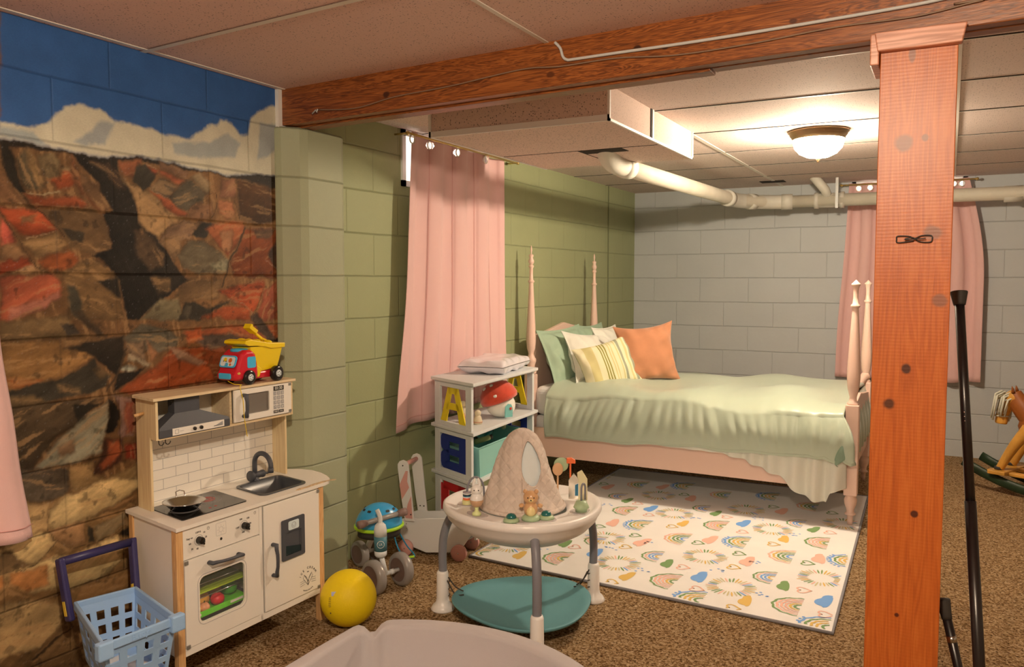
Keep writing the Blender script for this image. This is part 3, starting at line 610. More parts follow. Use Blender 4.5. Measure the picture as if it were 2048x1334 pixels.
# --- soffit box hung under the rear ceiling ---
b = MB(); b.box(-2.04, -1.206, 3.09, 4.27, 1.950, 2.088)
m_edge = mat('white edge trim', ph(225, 205, 180, .85), rough=.4)
b.box(-2.045, -1.2, 3.083, 3.092, 1.947, 1.972, mi=1); b.box(-1.209, -1.199, 3.083, 4.275, 1.947, 1.957, mi=1); b.box(-1.209, -1.199, 3.083, 3.095, 1.947, 2.087, mi=1); b.box(-1.209, -1.199, 4.262, 4.275, 1.947, 2.087, mi=1)
b.box(-2.048, -2.036, 3.083, 4.275, 1.947, 2.087, mi=1); b.box(-1.207, -1.203, 3.60, 3.62, 1.957, 2.087, mi=2); b.box(-1.2065, -1.2015, 3.62, 3.64, 1.957, 2.087, mi=1)
b.box(-2.03, -1.22, 3.745, 3.751, 1.9485, 1.951, mi=2); b.box(-1.625, -1.621, 3.751, 4.27, 1.9485, 1.951, mi=2)
b.box(-1.62, -1.40, 3.755, 3.86, 1.9485, 1.951, mi=2)
struct(b.build('trim_7', [m_soffit, m_edge, m_dark]))
b = MB(); b.box(-2.06, -1.9, 2.80, 3.08, 2.06, 2.088)
b.prism([(-2.47, 2.76), (-2.05, 2.76), (-2.05, 3.5), (-2.30, 3.40)], ((0, 0, 2.070), (1, 0, 0), (0, 1, 0), (0, 0, 1)), .012, mi=0); struct(b.build('trim_8', [m_soffit]))

# --- small basement windows behind the curtains ---
m_day = mat('daylit pane', (.9, .9, .8), rough=.2, emit=(.95, .95, .8), es=1.0)
m_wf = mat('white window frame', ph(225, 210, 185, .9), rough=.5)
def window(i, pts):
    (x0, x1, y0, y1, z0, z1) = pts; b = MB()
    if x1-x0 < y1-y0:
        for q in ((y0, y1, z0, z0+.03), (y0, y1, z1-.03, z1), (y0, y0+.03, z0, z1), (y1-.03, y1, z0, z1)): b.box(x0, x1, q[0], q[1], q[2], q[3])
        o = struct(b.build('window_%d' % i, m_wf)); p = MB(); p.box(x0+.002, x0+.005, y0+.03, y1-.03, z0+.03, z1-.03)
    else:
        for q in ((x0, x1, z0, z0+.03), (x0, x1, z1-.03, z1), (x0, x0+.03, z0, z1), (x1-.03, x1, z0, z1)): b.box(q[0], q[1], y0, y1, q[2], q[3])
        o = struct(b.build('window_%d' % i, m_wf)); p = MB(); p.box(x0+.03, x1-.03, y1-.005, y1-.002, z0+.03, z1-.03)
    p.build('window_pane', m_day, o)
window(1, (XL, XL+.012, 3.480, 4.34, 1.80, 2.085)); window(2, (-.70, .09, YB-.012, YB, 1.75, 2.085))

# ================= PIPES, CABLES =================
m_pvc = mat('old PVC', ph(196, 174, 142, .9), rough=.6, var=.08, vscale=6)
m_pvc2 = mat('PVC fitting', ph(204, 184, 154, .9), rough=.55, var=.05, vscale=9)
t = thing('drain_pipe', 'cream plastic drain pipe elbowing out of the soffit and running along the back wall', 'pipe', (-1.0, 6.70, 1.93))
zc = 1.925
b = MB(); b.tube([(-1.56, 4.24, zc), (-1.46, 6.22, zc), (-1.44, 6.38, zc), (-1.28, 6.60, zc), (-1.20, 6.66, zc)], .047, 24); b.build('pipe_run', m_pvc, t)
b = MB(); b.tube([(-1.22, 6.66, zc), (2.59, 6.70, zc-.01)], .047, 24); b.build('pipe_run', m_pvc, t)
b = MB(); b.tube(smooth_path([(-1.50, 3.80, 2.02), (-1.54, 3.93, 1.965), (-1.56, 4.08, 1.930), (-1.555, 4.24, zc)]), .054, 24); b.tube([(-1.557, 4.2, zc), (-1.55, 4.28, zc)], .059, 24); b.build('elbow', m_pvc2, t)
b = MB(); b.tube(smooth_path([(-1.463, 6.16, zc), (-1.445, 6.36, zc), (-1.36, 6.52, zc), (-1.24, 6.63, zc), (-1.10, 6.665, zc)], 5), .054, 24)
b.tube([(-1.466, 6.12, zc), (-1.462, 6.20, zc)], .060, 24); b.tube([(-1.385, 6.48, zc), (-1.35, 6.535, zc)], .060, 24); b.tube([(-1.17, 6.655, zc), (-1.09, 6.665, zc)], .060, 24); b.build('elbow', m_pvc2, t)
b = MB(); b.tube([(-.93, 6.675, zc), (-.72, 6.68, zc)], .055, 24); b.tube([(-.93, 6.675, zc), (-.90, 6.675, zc)], .061, 24); b.tube([(-.75, 6.68, zc), (-.72, 6.68, zc)], .061, 24); b.tube([(-.83, 6.68, zc), (-.85, 6.62, 2.00), (-.93, 6.58, 2.10)], .034, 20); b.build('tee_fitting', m_pvc2, t)
b = MB(); b.tube([(.31, 6.69, zc-.008), (.42, 6.69, zc-.008)], .056, 24); b.build('coupling', m_pvc2, t)
b = MB(); b.box(-.775, -.755, 6.60, 6.603, 1.86, 2.085); b.tube([(-.765, 6.675+.062*math.sin(a/10*math.pi*2), zc+.062*math.cos(a/10*math.pi*2)) for a in range(11)], .010, 6, flat=.3); b.build('strap_hanger', mat('galvanised strap', ph(120, 110, 95, .8), rough=.4, metal=.7), t)

m_cable = mat('grey cable', ph(175, 160, 140, .8), rough=.5)
def onbeam(x, z, d=.006): return (x, by(x)-d, z)
b = MB(); b.tube(smooth_path([onbeam(-1.17, 2.100), onbeam(-1.15, 2.078), onbeam(-1.14, 2.050), onbeam(-1.125, 2.038), onbeam(-1.10, 2.036), onbeam(-.95, 2.034), onbeam(-.70, 2.030), onbeam(-.42, 2.030), onbeam(-.1, 2.034), onbeam(.05, 2.044), onbeam(.3, 2.05), onbeam(1.4, 2.06), onbeam(2.5, 2.06)]), .0048, 10)
tag(b.build('beam_cable', m_cable), 'thick grey cable bent down from the ceiling edge and stapled along the beam', 'cable')
b = MB(); b.tube(smooth_path([onbeam(-2.25, 2.0), onbeam(-2.05, 1.985), onbeam(-1.85, 2.005), onbeam(-1.6, 2.012), onbeam(-1.3, 2.030), onbeam(-1.15, 2.020), onbeam(-.95, 2.018), onbeam(-.75, 1.999), onbeam(-.52, 1.999), onbeam(-.30, 2.008), onbeam(-.1, 2.004), onbeam(.05, 2.018), onbeam(.2, 2.02), onbeam(2.5, 2.02)]), .0024, 8)
tag(b.build('beam_wire', mat('thin wire', ph(120, 88, 62, .8), rough=.5)), 'thin brown wire sagging along the lower half of the wooden beam', 'cable')
b = MB(); b.tube([(x, by(x)-.02, z) for x, z in [(-2.27, 1.985), (-2.25, 1.997), (-2.245, 1.988), (-2.24, 2.0)]], .003, 6)
b.build('wire_staple', m_cable, bpy.data.objects['beam_wire'])
# bent wire hook on the post
b = MB(); y0 = 2.414
b.tube(smooth_path([(-.088, y0, 1.424), (-.125, y0, 1.420), (-.129, y0, 1.429), (-.126, y0, 1.437), (-.10, y0, 1.436), (-.086, y0-.004, 1.430), (-.070, y0, 1.437), (-.048, y0, 1.437), (-.045, y0, 1.428), (-.050, y0, 1.420), (-.075, y0, 1.422), (-.09, y0-.005, 1.432), (-.11, y0-.006, 1.428), (-.085, y0-.006, 1.428), (-.06, y0-.006, 1.430)], 5), .0016, 6)
tag(b.build('wire_hook', mat('black wire', (.02, .018, .015), rough=.5)), 'bent black wire hook nailed to the front of the orange wooden post', 'hook')

# ================= CURTAINS =================
m_pink = mat('pink curtain cloth', ph(214, 160, 140, .86), rough=.85, sheen=.2, bump=.25, bscale=420)
m_stitch = mat('curtain seam', ph(196, 130, 112, .8), rough=.9)
m_ring = mat('curtain grommet metal', ph(210, 190, 160, .8), rough=.25, metal=.85)
m_gl = mat('light grommet liner', (.85, .82, .66), rough=.4)
def fold(u, ph_=0, n=5, sharp=1.0):
    s = math.sin(2*math.pi*(u*n+ph_)); return math.copysign(abs(s)**sharp, s)
# curtain on the green wall
t = thing('pink_curtain', 'long pink grommet curtain hanging on the green wall behind the shelf', 'curtain', (-2.43, 3.93, .56))
def c1(u, v):
    # edge lines measured at top and hem
    top0, top1, bot0, bot1 = 3.475, 4.455, 3.345, 4.50
    k = v**1.25; y0 = top0+(bot0-top0)*k-.012*math.sin(v*9)*v; y1 = top1+(bot1-top1)*k
    A_ = .022*(1-.45*v); x = -2.428+A_*fold(u, .18+.02*math.sin(v*3), 4, .6)+.006*math.sin(u*40+v*5)*v
    if u > .82: x -= .004
    z = 2.068-.02*u-(1.51-.09*u)*v+.012*math.sin(u*9)*v
    return (max(x, -2.470), y0+(y1-y0)*u, z)
def punch(b, centres, ax, r=.0185):
    keep = []
    for q, fc in enumerate(b.f):
        cy = sum(b.v[i][ax] for i in fc)/len(fc); cz = sum(b.v[i][2] for i in fc)/len(fc)
        if not any((cy-a)**2+(cz-c)**2 < r*r for a, c in centres): keep.append(q)
    b.f = [b.f[q] for q in keep]; b.mi = [b.mi[q] for q in keep]; b.sm = [b.sm[q] for q in keep]
b = MB(); b.grid(lambda u, v: c1(u, v**2.2), 221, 90); punch(b, [(3.475, 2.027), (3.672, 2.026), (3.93, 2.023), (4.215, 2.020)], 1); b.build('cloth', m_pink, t, solid=.002)
b = MB()
for u in (.20, .44, .68, .86):
    b.tube([(lambda p: (p[0]+.004, p[1], p[2]))(c1(u+.0, k/30)) for k in range(0, 31)], .0011, 5)
b.tube([(lambda p: (p[0]+.003, p[1], p[2]+.035))(c1(k/60, 1.0)) for k in range(61)], .0011, 5)
b.build('seam', m_stitch, t)
for yy, zz in ((3.475, 2.027), (3.672, 2.026), (3.93, 2.023), (4.215, 2.020)):
    b = MB(); b.tube([(c1((yy-3.475)/.98, .03)[0]+.003, yy+.021*math.cos(a), zz+.021*math.sin(a)) for a in [2*math.pi*k/20 for k in range(20)]], .0035, 8, closed=True); b.build('grommet', m_ring, t)
t = thing('curtain_rod', 'thin brass curtain rod above the long pink curtain on the green wall', 'curtain rod', (-2.40, 4.0, 2.045))
b = MB(); b.tube([(-2.40, 3.42, 2.052), (-2.40, 4.62, 2.046)], .006, 12); m_brass = mat('brass', ph(200, 160, 90, .8), rough=.25, metal=.8); b.build('rod', m_brass, t)
for yy in (3.43, 4.61):
    b = MB(); b.tube([(-2.479, yy, 2.05), (-2.40, yy, 2.05)], .005, 8); b.ball((-2.40, yy, 2.05), .011, seg=12, rings=8); b.build('bracket', m_brass, t)
# curtain on the back wall, seen either side of the post
t = thing('pink_curtain', 'pink grommet curtain on the grey back wall, partly behind the wooden post', 'curtain', (-.25, 6.93, .56))
def c2(u, v):
    k = v**1.1; x0 = -.713-.075*k+.008*math.sin(v*7)*v; x1 = .100+.115*math.sin(min(v*2.0, 1)*math.pi/2)*1.0
    y = 6.93-.022*fold(u, .3, 6, .7); z = 2.068-1.50*v-.01*math.sin(u*11)*v
    return (x0+(x1-x0)*u, min(y, 6.972), z)
b = MB(); b.grid(lambda u, v: c2(u, v**2.2), 221, 80); punch(b, [(xx, 2.03) for xx in (-.645, -.565, -.478, -.40, -.2, 0, .055)], 0); b.build('cloth', m_pink, t, solid=.002)
for xx in (-.645, -.565, -.478, -.40, -.2, 0, .055):
    b = MB(); b.tube([(xx+.021*math.cos(a), c2((xx+.713)/.81, .03)[1]-.003, 2.03+.021*math.sin(a)) for a in [2*math.pi*k/20 for k in range(20)]], .0035, 8, closed=True); b.build('grommet', m_ring, t)
t = thing('curtain_rod', 'thin brass curtain rod over the curtain on the grey back wall', 'curtain rod', (-.25, 6.9, 2.045))
b = MB(); b.tube([(-.78, 6.90, 2.055), (.16, 6.90, 2.055)], .006, 12); b.build('rod', m_brass, t)
for xx in (-.77, .15):
    b = MB(); b.tube([(xx, 6.999, 2.055), (xx, 6.90, 2.055)], .005, 8); b.ball((xx, 6.90, 2.055), .011, seg=12, rings=8); b.build('bracket', m_brass, t)
# curtain at the left edge on the painted wall
t = thing('pink_curtain', 'pink curtain at the far left covering part of the canyon mural', 'curtain', (-2.43, 1.0, .55))
def c3(u, v):
    y1 = 1.335+.155*v**.8+.010*math.sin(v*8)*v; y0 = .45; x = -2.432+.022*fold(u, .62, 5, .75)+.006*math.sin(v*24+u*9)*v
    return (max(x, -2.472), y0+(y1-y0)*u, 2.03-(1.485-.01*math.cos(u*8))*v)
b = MB(); b.grid(c3, 101, 70); b.build('cloth', m_pink, t, solid=.002)
b = MB(); b.tube([(lambda p: (p[0]+.003, p[1], p[2]+.04))(c3(k/60, 1.0)) for k in range(61)], .0011, 5); b.build('seam', m_stitch, t)
t = thing('curtain_rod', 'thin brass curtain rod above the curtain at the far left', 'curtain rod', (-2.40, .9, 2.045))
b = MB(); b.tube([(-2.43, .40, 2.035), (-2.43, 1.36, 2.035)], .006, 12); b.build('rod', m_brass, t)
b = MB(); b.tube([(-2.479, .42, 2.035), (-2.43, .42, 2.035)], .005, 8); b.build('bracket', m_brass, t)

# ================= RUG =================
RUG={'R1':[(-1610,4413),(-1074,4369),(-547,4321),(-1066,3449),(-540,3410),(-1610,3498)],
'R2':[(-1448,4185),(-907,4143),(-401,4091),(-912,3294),(-410,3255),(-1473,5123),(-938,5123),(-2016,5149),(-1983,3390)],
'R3':[(-1191,4054),(-668,4025),(-1203,5019),(-690,4996),(-1740,5022)],
'R4':[(-1227,4663),(-697,4610),(-1216,3735),(-687,3697),(-1756,4690),(-1548,3820)],
'S':[(-1334,4481),(-794,4434),(-1518,3882),(-994,3841),(-1329,3557),(-465,3795),(-793,3503),(-1540,4822),(-998,4752),(-474,4715),(-1890,3550)],
'CB':[(-1477,4515),(-940,4468),(-411,4430),(-934,3557),(-408,3520),(-1464,3637)],
'CG':[(-1659,4618),(-1123,4592),(-591,4528),(-1115,3660),(-587,3621),(-1652,3702)],
'CP':[(-1568,4150),(-1320,3900),(-1028,4103),(-791,3863),(-500,4059),(-1333,4843),(-800,4810),(-1571,5032),(-1878,4869)],
'CO':[(-1230,4314),(-700,4290),(-1223,3413),(-696,3375),(-1776,4389),(-1774,3444)],
'HG':[(-1617,4054),(-1397,3997),(-1078,4027),(-859,3957),(-548,3970),(-870,4885),(-1404,4913),(-552,4910),(-1942,4935)],
'HP':[(-1454,4386),(-921,4314),(-515,4515),(-1044,3646),(-916,3411),(-512,3608),(-396,3379),(-1059,4550),(-1589,4587),(-1596,3680),(-2008,3532)],
'HO':[(-1275,4235),(-741,4182),(-1377,3798),(-839,3755),(-1266,3316),(-734,3276)],
'D':[(-1206,4443),(-1742,4473),(-899,4605),(-670,4394),(-1290,3916),(-760,3879),(-1198,3524),(-898,3693),(-666,3483),(-1434,3733),(-1726,3569)],
}

RC = dict(g=ph(118, 138, 78, .86), p=ph(226, 164, 132, .86), b=ph(112, 148, 186, .86), o=ph(214, 164, 78, .86), t=ph(198, 174, 124, .86))
m_rug = mat('rug cream foam', ph(232, 220, 192, .9), rough=.75, bump=.4, bscale=500, var=.03, vscale=5)
m_rb = mat('rug grey binding', ph(132, 120, 110, .85), rough=.8)
RM = [m_rug, m_rb]+[mat('rug print '+k, RC[k], rough=.8) for k in 'gpbot']; RI = {k: i+2 for i, k in enumerate('gpbot')}
RZ = .0105
b = MB()
cor = [(-.350, 3.218), (-.405, 5.40), (-2.005, 5.40), (-1.990, 3.330)]
sub = []
for i in range(4):
    p0, p1 = cor[i], cor[(i+1) % 4]
    for k in range(12): t_ = k/12; sub.append((p0[0]+(p1[0]-p0[0])*t_, p0[1]+(p1[1]-p0[1])*t_))
b.prism(sub, ((0, 0, .001), (1, 0, 0), (0, 1, 0), (0, 0, 1)), .0085)
b.tube([(x, y, .0065) for x, y in sub], .0065, 8, mi=1, closed=True)
def inrug(x, y): 
    return (-1.985 < x < -.365-(y-3.218)*.025) and (y > 3.235+(-.35-x)*.068) and y < 5.385
def rpoly(pts, k, z=RZ):
    pts = [p for p in pts]
    if all(inrug(*p) for p in pts): b.add([(x, y, z) for x, y in pts], [list(range(len(pts)))], mi=RI[k])
def ribbon(pts, w, k, z=RZ):
    n = len(pts); L = []; R_ = []
    for i, p in enumerate(pts):
        a_, c_ = pts[max(i-1, 0)], pts[min(i+1, n-1)]; dx, dy = c_[0]-a_[0], c_[1]-a_[1]; q = math.hypot(dx, dy)+1e-9
        ww = (w[i] if isinstance(w, list) else w)/2; L.append((p[0]-dy/q*ww, p[1]+dx/q*ww, z)); R_.append((p[0]+dy/q*ww, p[1]-dx/q*ww, z))
    for i in range(n-1):
        if inrug(*pts[i]) and inrug(*pts[i+1]): b.add([L[i], L[i+1], R_[i+1], R_[i]], [(0, 1, 2, 3)], mi=RI[k])
def local(cx, cy, a): return lambda x, y: (cx+x*math.cos(a)-y*math.sin(a), cy+x*math.sin(a)+y*math.cos(a))
def rainbow(cx, cy, cols, r, ws=1.0, fuzz=False):
    # the bow's crown points towards -x, feet on the +x side
    f = local(cx+r*.46, cy, math.radians(90+random.uniform(-4, 4))); n = len(cols)
    for i, k in enumerate(cols):
        rr = r*(1-i/(n+.35)); w_ = r*.092*ws; pts = []; wl = []
        for j in range(25):
            a = math.pi*j/24; q = 1+.03*math.sin(j*1.7+i); pts.append(f(rr*math.cos(a)*q*.92, rr*math.sin(a)*q*1.05)); wl.append(w_*(.55+.55*math.sin(a)+.15*math.sin(j*2.1)))
        ribbon(pts, wl, k, RZ+.0001*i)
    if fuzz:
        for j in range(9):
            a = math.pi*(.35+.5*j/8); p = f(r*1.12*math.cos(a), r*1.16*math.sin(a)); rpoly([(p[0]+.007*math.cos(q*1.05), p[1]+.007*math.sin(q*1.05)) for q in range(6)], cols[0])
def sun(cx, cy, r):
    ks = 'togptogbtotgp'
    for i in range(34):
        a = 2*math.pi*i/34; r1 = r*random.uniform(.92, 1.08); r0 = r*random.uniform(.50, .58)
        ribbon([(cx+r0*math.cos(a), cy+r0*math.sin(a)), (cx+(r0+r1)/2*math.cos(a), cy+(r0+r1)/2*math.sin(a)), (cx+r1*math.cos(a), cy+r1*math.sin(a))], [.004, .0085, .005], ks[(i*5) % 13])
def cloud(cx, cy, s, k):
    f = local(cx, cy, math.radians(90+random.uniform(-10, 10))); pts = []
    for j in range(36):
        a = 2*math.pi*j/36; bump_ = .30*abs(math.sin(a*2+.9)) if a < math.pi else 0
        x = 1.0*math.cos(a); y = (.62*math.sin(a) if a < math.pi else .16*math.sin(a)); x *= 1+bump_; y *= 1+bump_*1.5; pts.append(f(x*s, y*s-.15*s))
    rpoly(pts, k)
def heart(cx, cy, s, k):
    f = local(cx, cy, math.radians(90+random.uniform(-12, 12))); pts = []
    for j in range(29):
        a = 2*math.pi*j/28+.15; pts.append(f(s*.95*math.sin(a)**3, s*(.78*math.cos(a)-.32*math.cos(2*a)-.13*math.cos(3*a)-.05*math.cos(4*a))))
    ribbon(pts, .0075, k)
for q in RUG['R1']: rainbow(q[0]/1000, q[1]/1000, 'gpppog', .104)
for q in RUG['R2']: rainbow(q[0]/1000, q[1]/1000, 'bgoog', .106, fuzz=True)
for q in RUG['R3']: rainbow(q[0]/1000, q[1]/1000, 'poggb', .106)
for q in RUG['R4']: rainbow(q[0]/1000, q[1]/1000, 'gpbbo', .084)
for q in RUG['S']: sun(q[0]/1000, q[1]/1000, .105)
for k, c_ in (('CB', 'b'), ('CG', 'g'), ('CP', 'p'), ('CO', 'o')):
    for q in RUG[k]: cloud(q[0]/1000, q[1]/1000, .062 if k in ('CB', 'CP') else .052, c_)
for k, c_ in (('HG', 'g'), ('HP', 'p'), ('HO', 'o')):
    for q in RUG[k]: heart(q[0]/1000, q[1]/1000, .034, c_)
for q in RUG['D']:
    for j in range(6):
        x, y = q[0]/1000+random.uniform(-.035, .035), q[1]/1000+random.uniform(-.025, .025); rpoly([(x+.007*math.cos(a_*1.05), y+.005*math.sin(a_*1.05)) for a_ in range(6)], 'b')
# fold lines left from packing
for x0 in (-1.47, -.93): b.add([(x0-.003, 3.33, RZ-.0004), (x0+.003, 3.33, RZ-.0004), (x0+.003, 5.38, RZ-.0004), (x0-.003, 5.38, RZ-.0004)], [(0, 1, 2, 3)], mi=0)
tag(b.build('play_rug', RM), 'large cream foam play rug printed with rainbows, suns, clouds and hearts', 'rug')

# ================= BED =================
m_bed = mat('pale pink bed paint', ph(226, 178, 146, .88), rough=.38, spec=.5)
t = thing('four_poster_bed', 'pale pink painted wooden four poster bed with fluted posts', 'bed', (-1.4, 5.27, 0))
def head_post(x, y, zt):
    b = MB(); k = zt-1.546
    # turned finial and rings
    b.lathe([(.006, 1.484), (.013, 1.487), (.016, 1.478), (.011, 1.466), (.018, 1.448), (.019, 1.438), (.012, 1.425), (.009, 1.418)][::-1]+[(.004, 1.500), (.007, 1.512), (.005, 1.530), (.0, 1.546)], (x, y, k), seg=24)
    b.lathe([(.030, .715), (.036, .73), (.036, .745), (.028, .755), (.024, .775), (.033, .80), (.034, .815), (.022, .835), (.018, .850), (.020, .862), (.027, .885), (.0315, .93), (.031, .97), (.027, 1.05), (.022, 1.14), (.017, 1.24), (.0145, 1.300), (.0145, 1.306), (.021, 1.312), (.021, 1.318), (.0135, 1.325), (.0115, 1.36), (.0115, 1.40), (.017, 1.408), (.017, 1.415), (.010, 1.422)], (x, y, k), seg=32, flute=.085, frange=(.885, 1.28))
    b.build('post', m_bed, t)
    b = MB(); b.box(x-.033, x+.033, y-.033, y+.033, .165, .72); b.build('post_block', m_bed, t, bevel=.005)
    b = MB(); b.lathe([(.016, 0), (.020, .01), (.022, .055), (.026, .062), (.022, .070), (.032, .11), (.033, .125), (.024, .15), (.030, .168)], (x, y, 0), seg=24); b.build('leg', m_bed, t)
def foot_post(x, y):
    b = MB(); b.lathe([(.026, .655), (.030, .66), (.030, .668), (.020, .680), (.018, .70), (.029, .745), (.034, .80), (.0335, .85), (.030, .92), (.025, 1.02), (.019, 1.12), (.016, 1.172), (.016, 1.176), (.024, 1.182), (.024, 1.190), (.0155, 1.198), (.0125, 1.23), (.0135, 1.27), (.018, 1.290), (.023, 1.297), (.023, 1.303), (.012, 1.312), (.006, 1.320), (0, 1.325)], (x, y, 0), seg=32, flute=.085, frange=(.72, 1.15)); b.build('post', m_bed, t)
    b = MB(); b.box(x-.034, x+.034, y-.034, y+.034, .172, .66); b.build('post_block', m_bed, t, bevel=.005)
    b = MB(); b.lathe([(.013, .011), (.0145, .035), (.016, .060), (.028, .066), (.028, .072), (.019, .078), (.020, .095), (.031, .125), (.034, .148), (.025, .166), (.031, .176)], (x, y, 0), seg=24); b.build('leg', m_bed, t)
head_post(-2.37, 4.74, 1.546); head_post(-2.37, 5.80, 1.524)
foot_post(-.440, 4.72); foot_post(-.470, 5.83)
b = MB(); b.prism([(-2.37, .205), (-.47, .195), (-.47, .385), (-2.37, .385)], ((0, 4.70, 0), (1, 0, 0), (0, 0, 1), (0, 1, 0)), .026)
b.build('side_rail', m_bed, t, bevel=.004)
b = MB(); b.box(-2.37, -.47, 5.82, 5.846, .20, .385); b.build('side_rail', m_bed, t, bevel=.004)
# headboard with scroll cut outs at its sides
def headpanel():
    L = [(4.772, .32), (4.790, .58), (4.775, .62), (4.80, .64), (4.815, .70), (4.80, .735), (4.772, .75), (4.772, .80), (4.80, .82), (4.815, .86), (4.80, .90), (4.772, .93), (4.785, .965), (4.83, .972), (4.90, .975), (5.02, .99), (5.27, 1.03)]
    R_ = [(10.54-y, z) for y, z in L[::-1]][1:]; return L+R_
b = MB(); b.prism(headpanel(), ((-2.40, 0, 0), (0, 1, 0), (0, 0, 1), (1, 0, 0)), .028); b.build('headboard', m_bed, t, bevel=.004)
b = MB(); b.prism([(4.75, .25), (5.81, .25), (5.81, .60), (5.45, .635), (5.28, .655), (5.1, .635), (4.75, .60)], ((-.475, 0, 0), (0, 1, 0), (0, 0, 1), (1, 0, 0)), .026)
b.build('footboard', m_bed, t, bevel=.004)
# carved scroll at the far end of the footboard
b = MB(); b.tube(smooth_path([(-.470, 5.83, .70), (-.485, 5.80, .685), (-.50, 5.76, .655), (-.52, 5.72, .615)], 6), [.030-.012*k/18 for k in range(19)], 16); b.build('carved_scroll', m_bed, t)
# mattress and box spring
m_matt = mat('white mattress ticking', ph(216, 200, 178, .9), rough=.8)
b = MB(); b.box(-2.34, -.52, 4.745, 5.805, .30, .455); tag(b.build('box_spring', m_matt, bevel=.02, bseg=3), 'white box spring lying in the pink bed frame under the mattress', 'box spring')
b = MB(); b.box(-2.35, -.51, 4.735, 5.815, .456, .645); tag(b.build('mattress', m_matt, bevel=.05, bseg=5), 'white mattress on the bed, its pillow end bare beside the headboard', 'mattress')

# ---- comforter, draped ----
m_sage = mat('sage green satin comforter', ph(164, 163, 130, .82), rough=.36, spec=.6, sheen=.25, bump=.12, bscale=260)
m_sage_in = mat('grey green lining', ph(122, 134, 104, .8), rough=.7)
def comf(u, v):
    # u: 0 headboard end .. 1 foot, v: 0 far side .. 1 hem on the near side
    x = -2.215+u*1.74
    W_ = 1.14; s = v*(.12+W_+.40); y_far = 5.845
    top = .668+.020*math.sin(u*9+1)*math.sin(v*14)+.016*math.sin(u*21)*math.sin(v*5+2)-.012*u
    top += .012*math.sin(math.pi*min(1, max(0, (v-.1)/.6)))
    n1 = .6*math.sin(u*23+2.2*math.sin(v*7+u*5)+1)+.5*math.sin(u*61+9*v+2*math.sin(u*17))+.3*math.sin(u*131+v*13)
    if s < .12:
        return (x, y_far+.01, top-.11+s*.9)
    if s < .12+W_:
        q = (s-.12)/W_; y = y_far-.01-q*1.20
        edge = max(0, (q-.86)/.14); z = top-.055*edge**2.2
        if q < .08: z -= .03*(1-q/.08)
        z += .007*n1*max(0, q-.55)
        z += .010*math.exp(-((x+1.22)**2/.006+(y-4.95)**2/.02))
        return (x, y, z)
    q = (s-.12-W_)/.40                                      # near side drop
    hem = .350+.040*u+.006*math.sin(u*14+1)+.004*math.sin(u*37)
    if u > .80: hem -= .02*math.sin((u-.80)/.2*math.pi*.5)
    z0 = top-.055+.007*n1*.45; z = z0+(hem-z0)*q
    # soft vertical creases that fade in and out, some slanting towards the foot
    sl = u+.05*q*math.sin(u*7)
    cr = .9*math.sin(sl*41+1.3*math.sin(u*13))*(.5+.5*math.sin(u*9+1))+.7*math.sin(sl*97+2*math.sin(u*19))*(.5+.5*math.sin(u*23))+.35*math.sin(sl*190+3*q)
    env = math.sin(math.pi*min(1, q*.9+.12)); y = 4.640-.034*math.sin(q*math.pi*.9)+.0085*cr*env+.004*math.sin(u*8)
    if u > .84:
        k_ = ((u-.84)/.16)**1.5; x += .062*k_*math.sin(min(1, q*1.5)*math.pi/2); y -= .030*k_*math.sin(min(1, q*1.6)*math.pi/2)
        z -= .012*k_*math.sin(u*160)*q
    return (x, y, z)
b = MB(); b.grid(comf, 261, 120)
b.add([], [])
cf = b.build('comforter', [m_sage], solid=.018); tag(cf, 'shiny sage green comforter draped over the bed and down its near side', 'comforter')
# hem roll and the rolled end at the foot
b = MB(); b.tube([(lambda p: (p[0], p[1]+.004, p[2]+.004))(comf(k/120, 1.0)) for k in range(121)], .017, 10); b.build('hem', m_sage, cf)
b = MB()
def fold_(u, v):
    a = 2*math.pi*u; r = .046*math.sin(math.pi*min(1, .12+v*.88))**.6
    return (-.470+.012*math.sin(v*3)-.03*v+r*math.cos(a)*1.0+.006*math.sin(3*a+v*5), 4.606+r*.55*math.sin(a), .500-.150*v+.01*math.cos(a))
b.grid(fold_, 33, 20); b.build('turned_corner', m_sage_in, cf, label='duller grey green lining turned outwards')
# foot end drop between the posts
def fdrop(u, v):
    y = 4.70+u*1.12; z = .64-.30*v; x = -.478+.040*math.sin(v*2.2)+.012*math.sin(u*40)*v
    return (x, y, z)
b = MB(); b.grid(fdrop, 80, 16); b.build('foot_drop', m_sage, cf, solid=.012)

# ---- white blanket hanging below ----
m_white = mat('white cotton', ph(216, 198, 168, .88), rough=.9, bump=.3, bscale=300)
HM = [(-1.75, .365), (-1.45, .352), (-1.13, .345), (-1.0, .315), (-.90, .275), (-.82, .250), (-.75, .190), (-.70, .160), (-.62, .130), (-.565, .130), (-.545, .185), (-.50, .205), (-.46, .215)]
def hemz(x):
    for (a, c), (e, d) in zip(HM, HM[1:]):
        if a <= x <= e: t_ = (x-a)/(e-a); return c+(d-c)*t_
    return HM[-1][1]
def blk(u, v):
    x = -1.75+u*1.29; hz = hemz(x); z = .50+(hz-.50)*v; fx = x+.02*math.sin(u*3)*v
    y = 4.660-.012*math.sin(v*2)+(.008+.018*v)*math.sin(x*55+v*1.5+.5*math.sin(x*20))*(.25 if x < -1.1 else 1)
    return (fx, y, z)
b = MB(); b.grid(blk, 160, 40); tag(b.build('white_blanket', m_white, solid=.004), 'thin white blanket drooping out from under the green comforter near the foot', 'blanket')

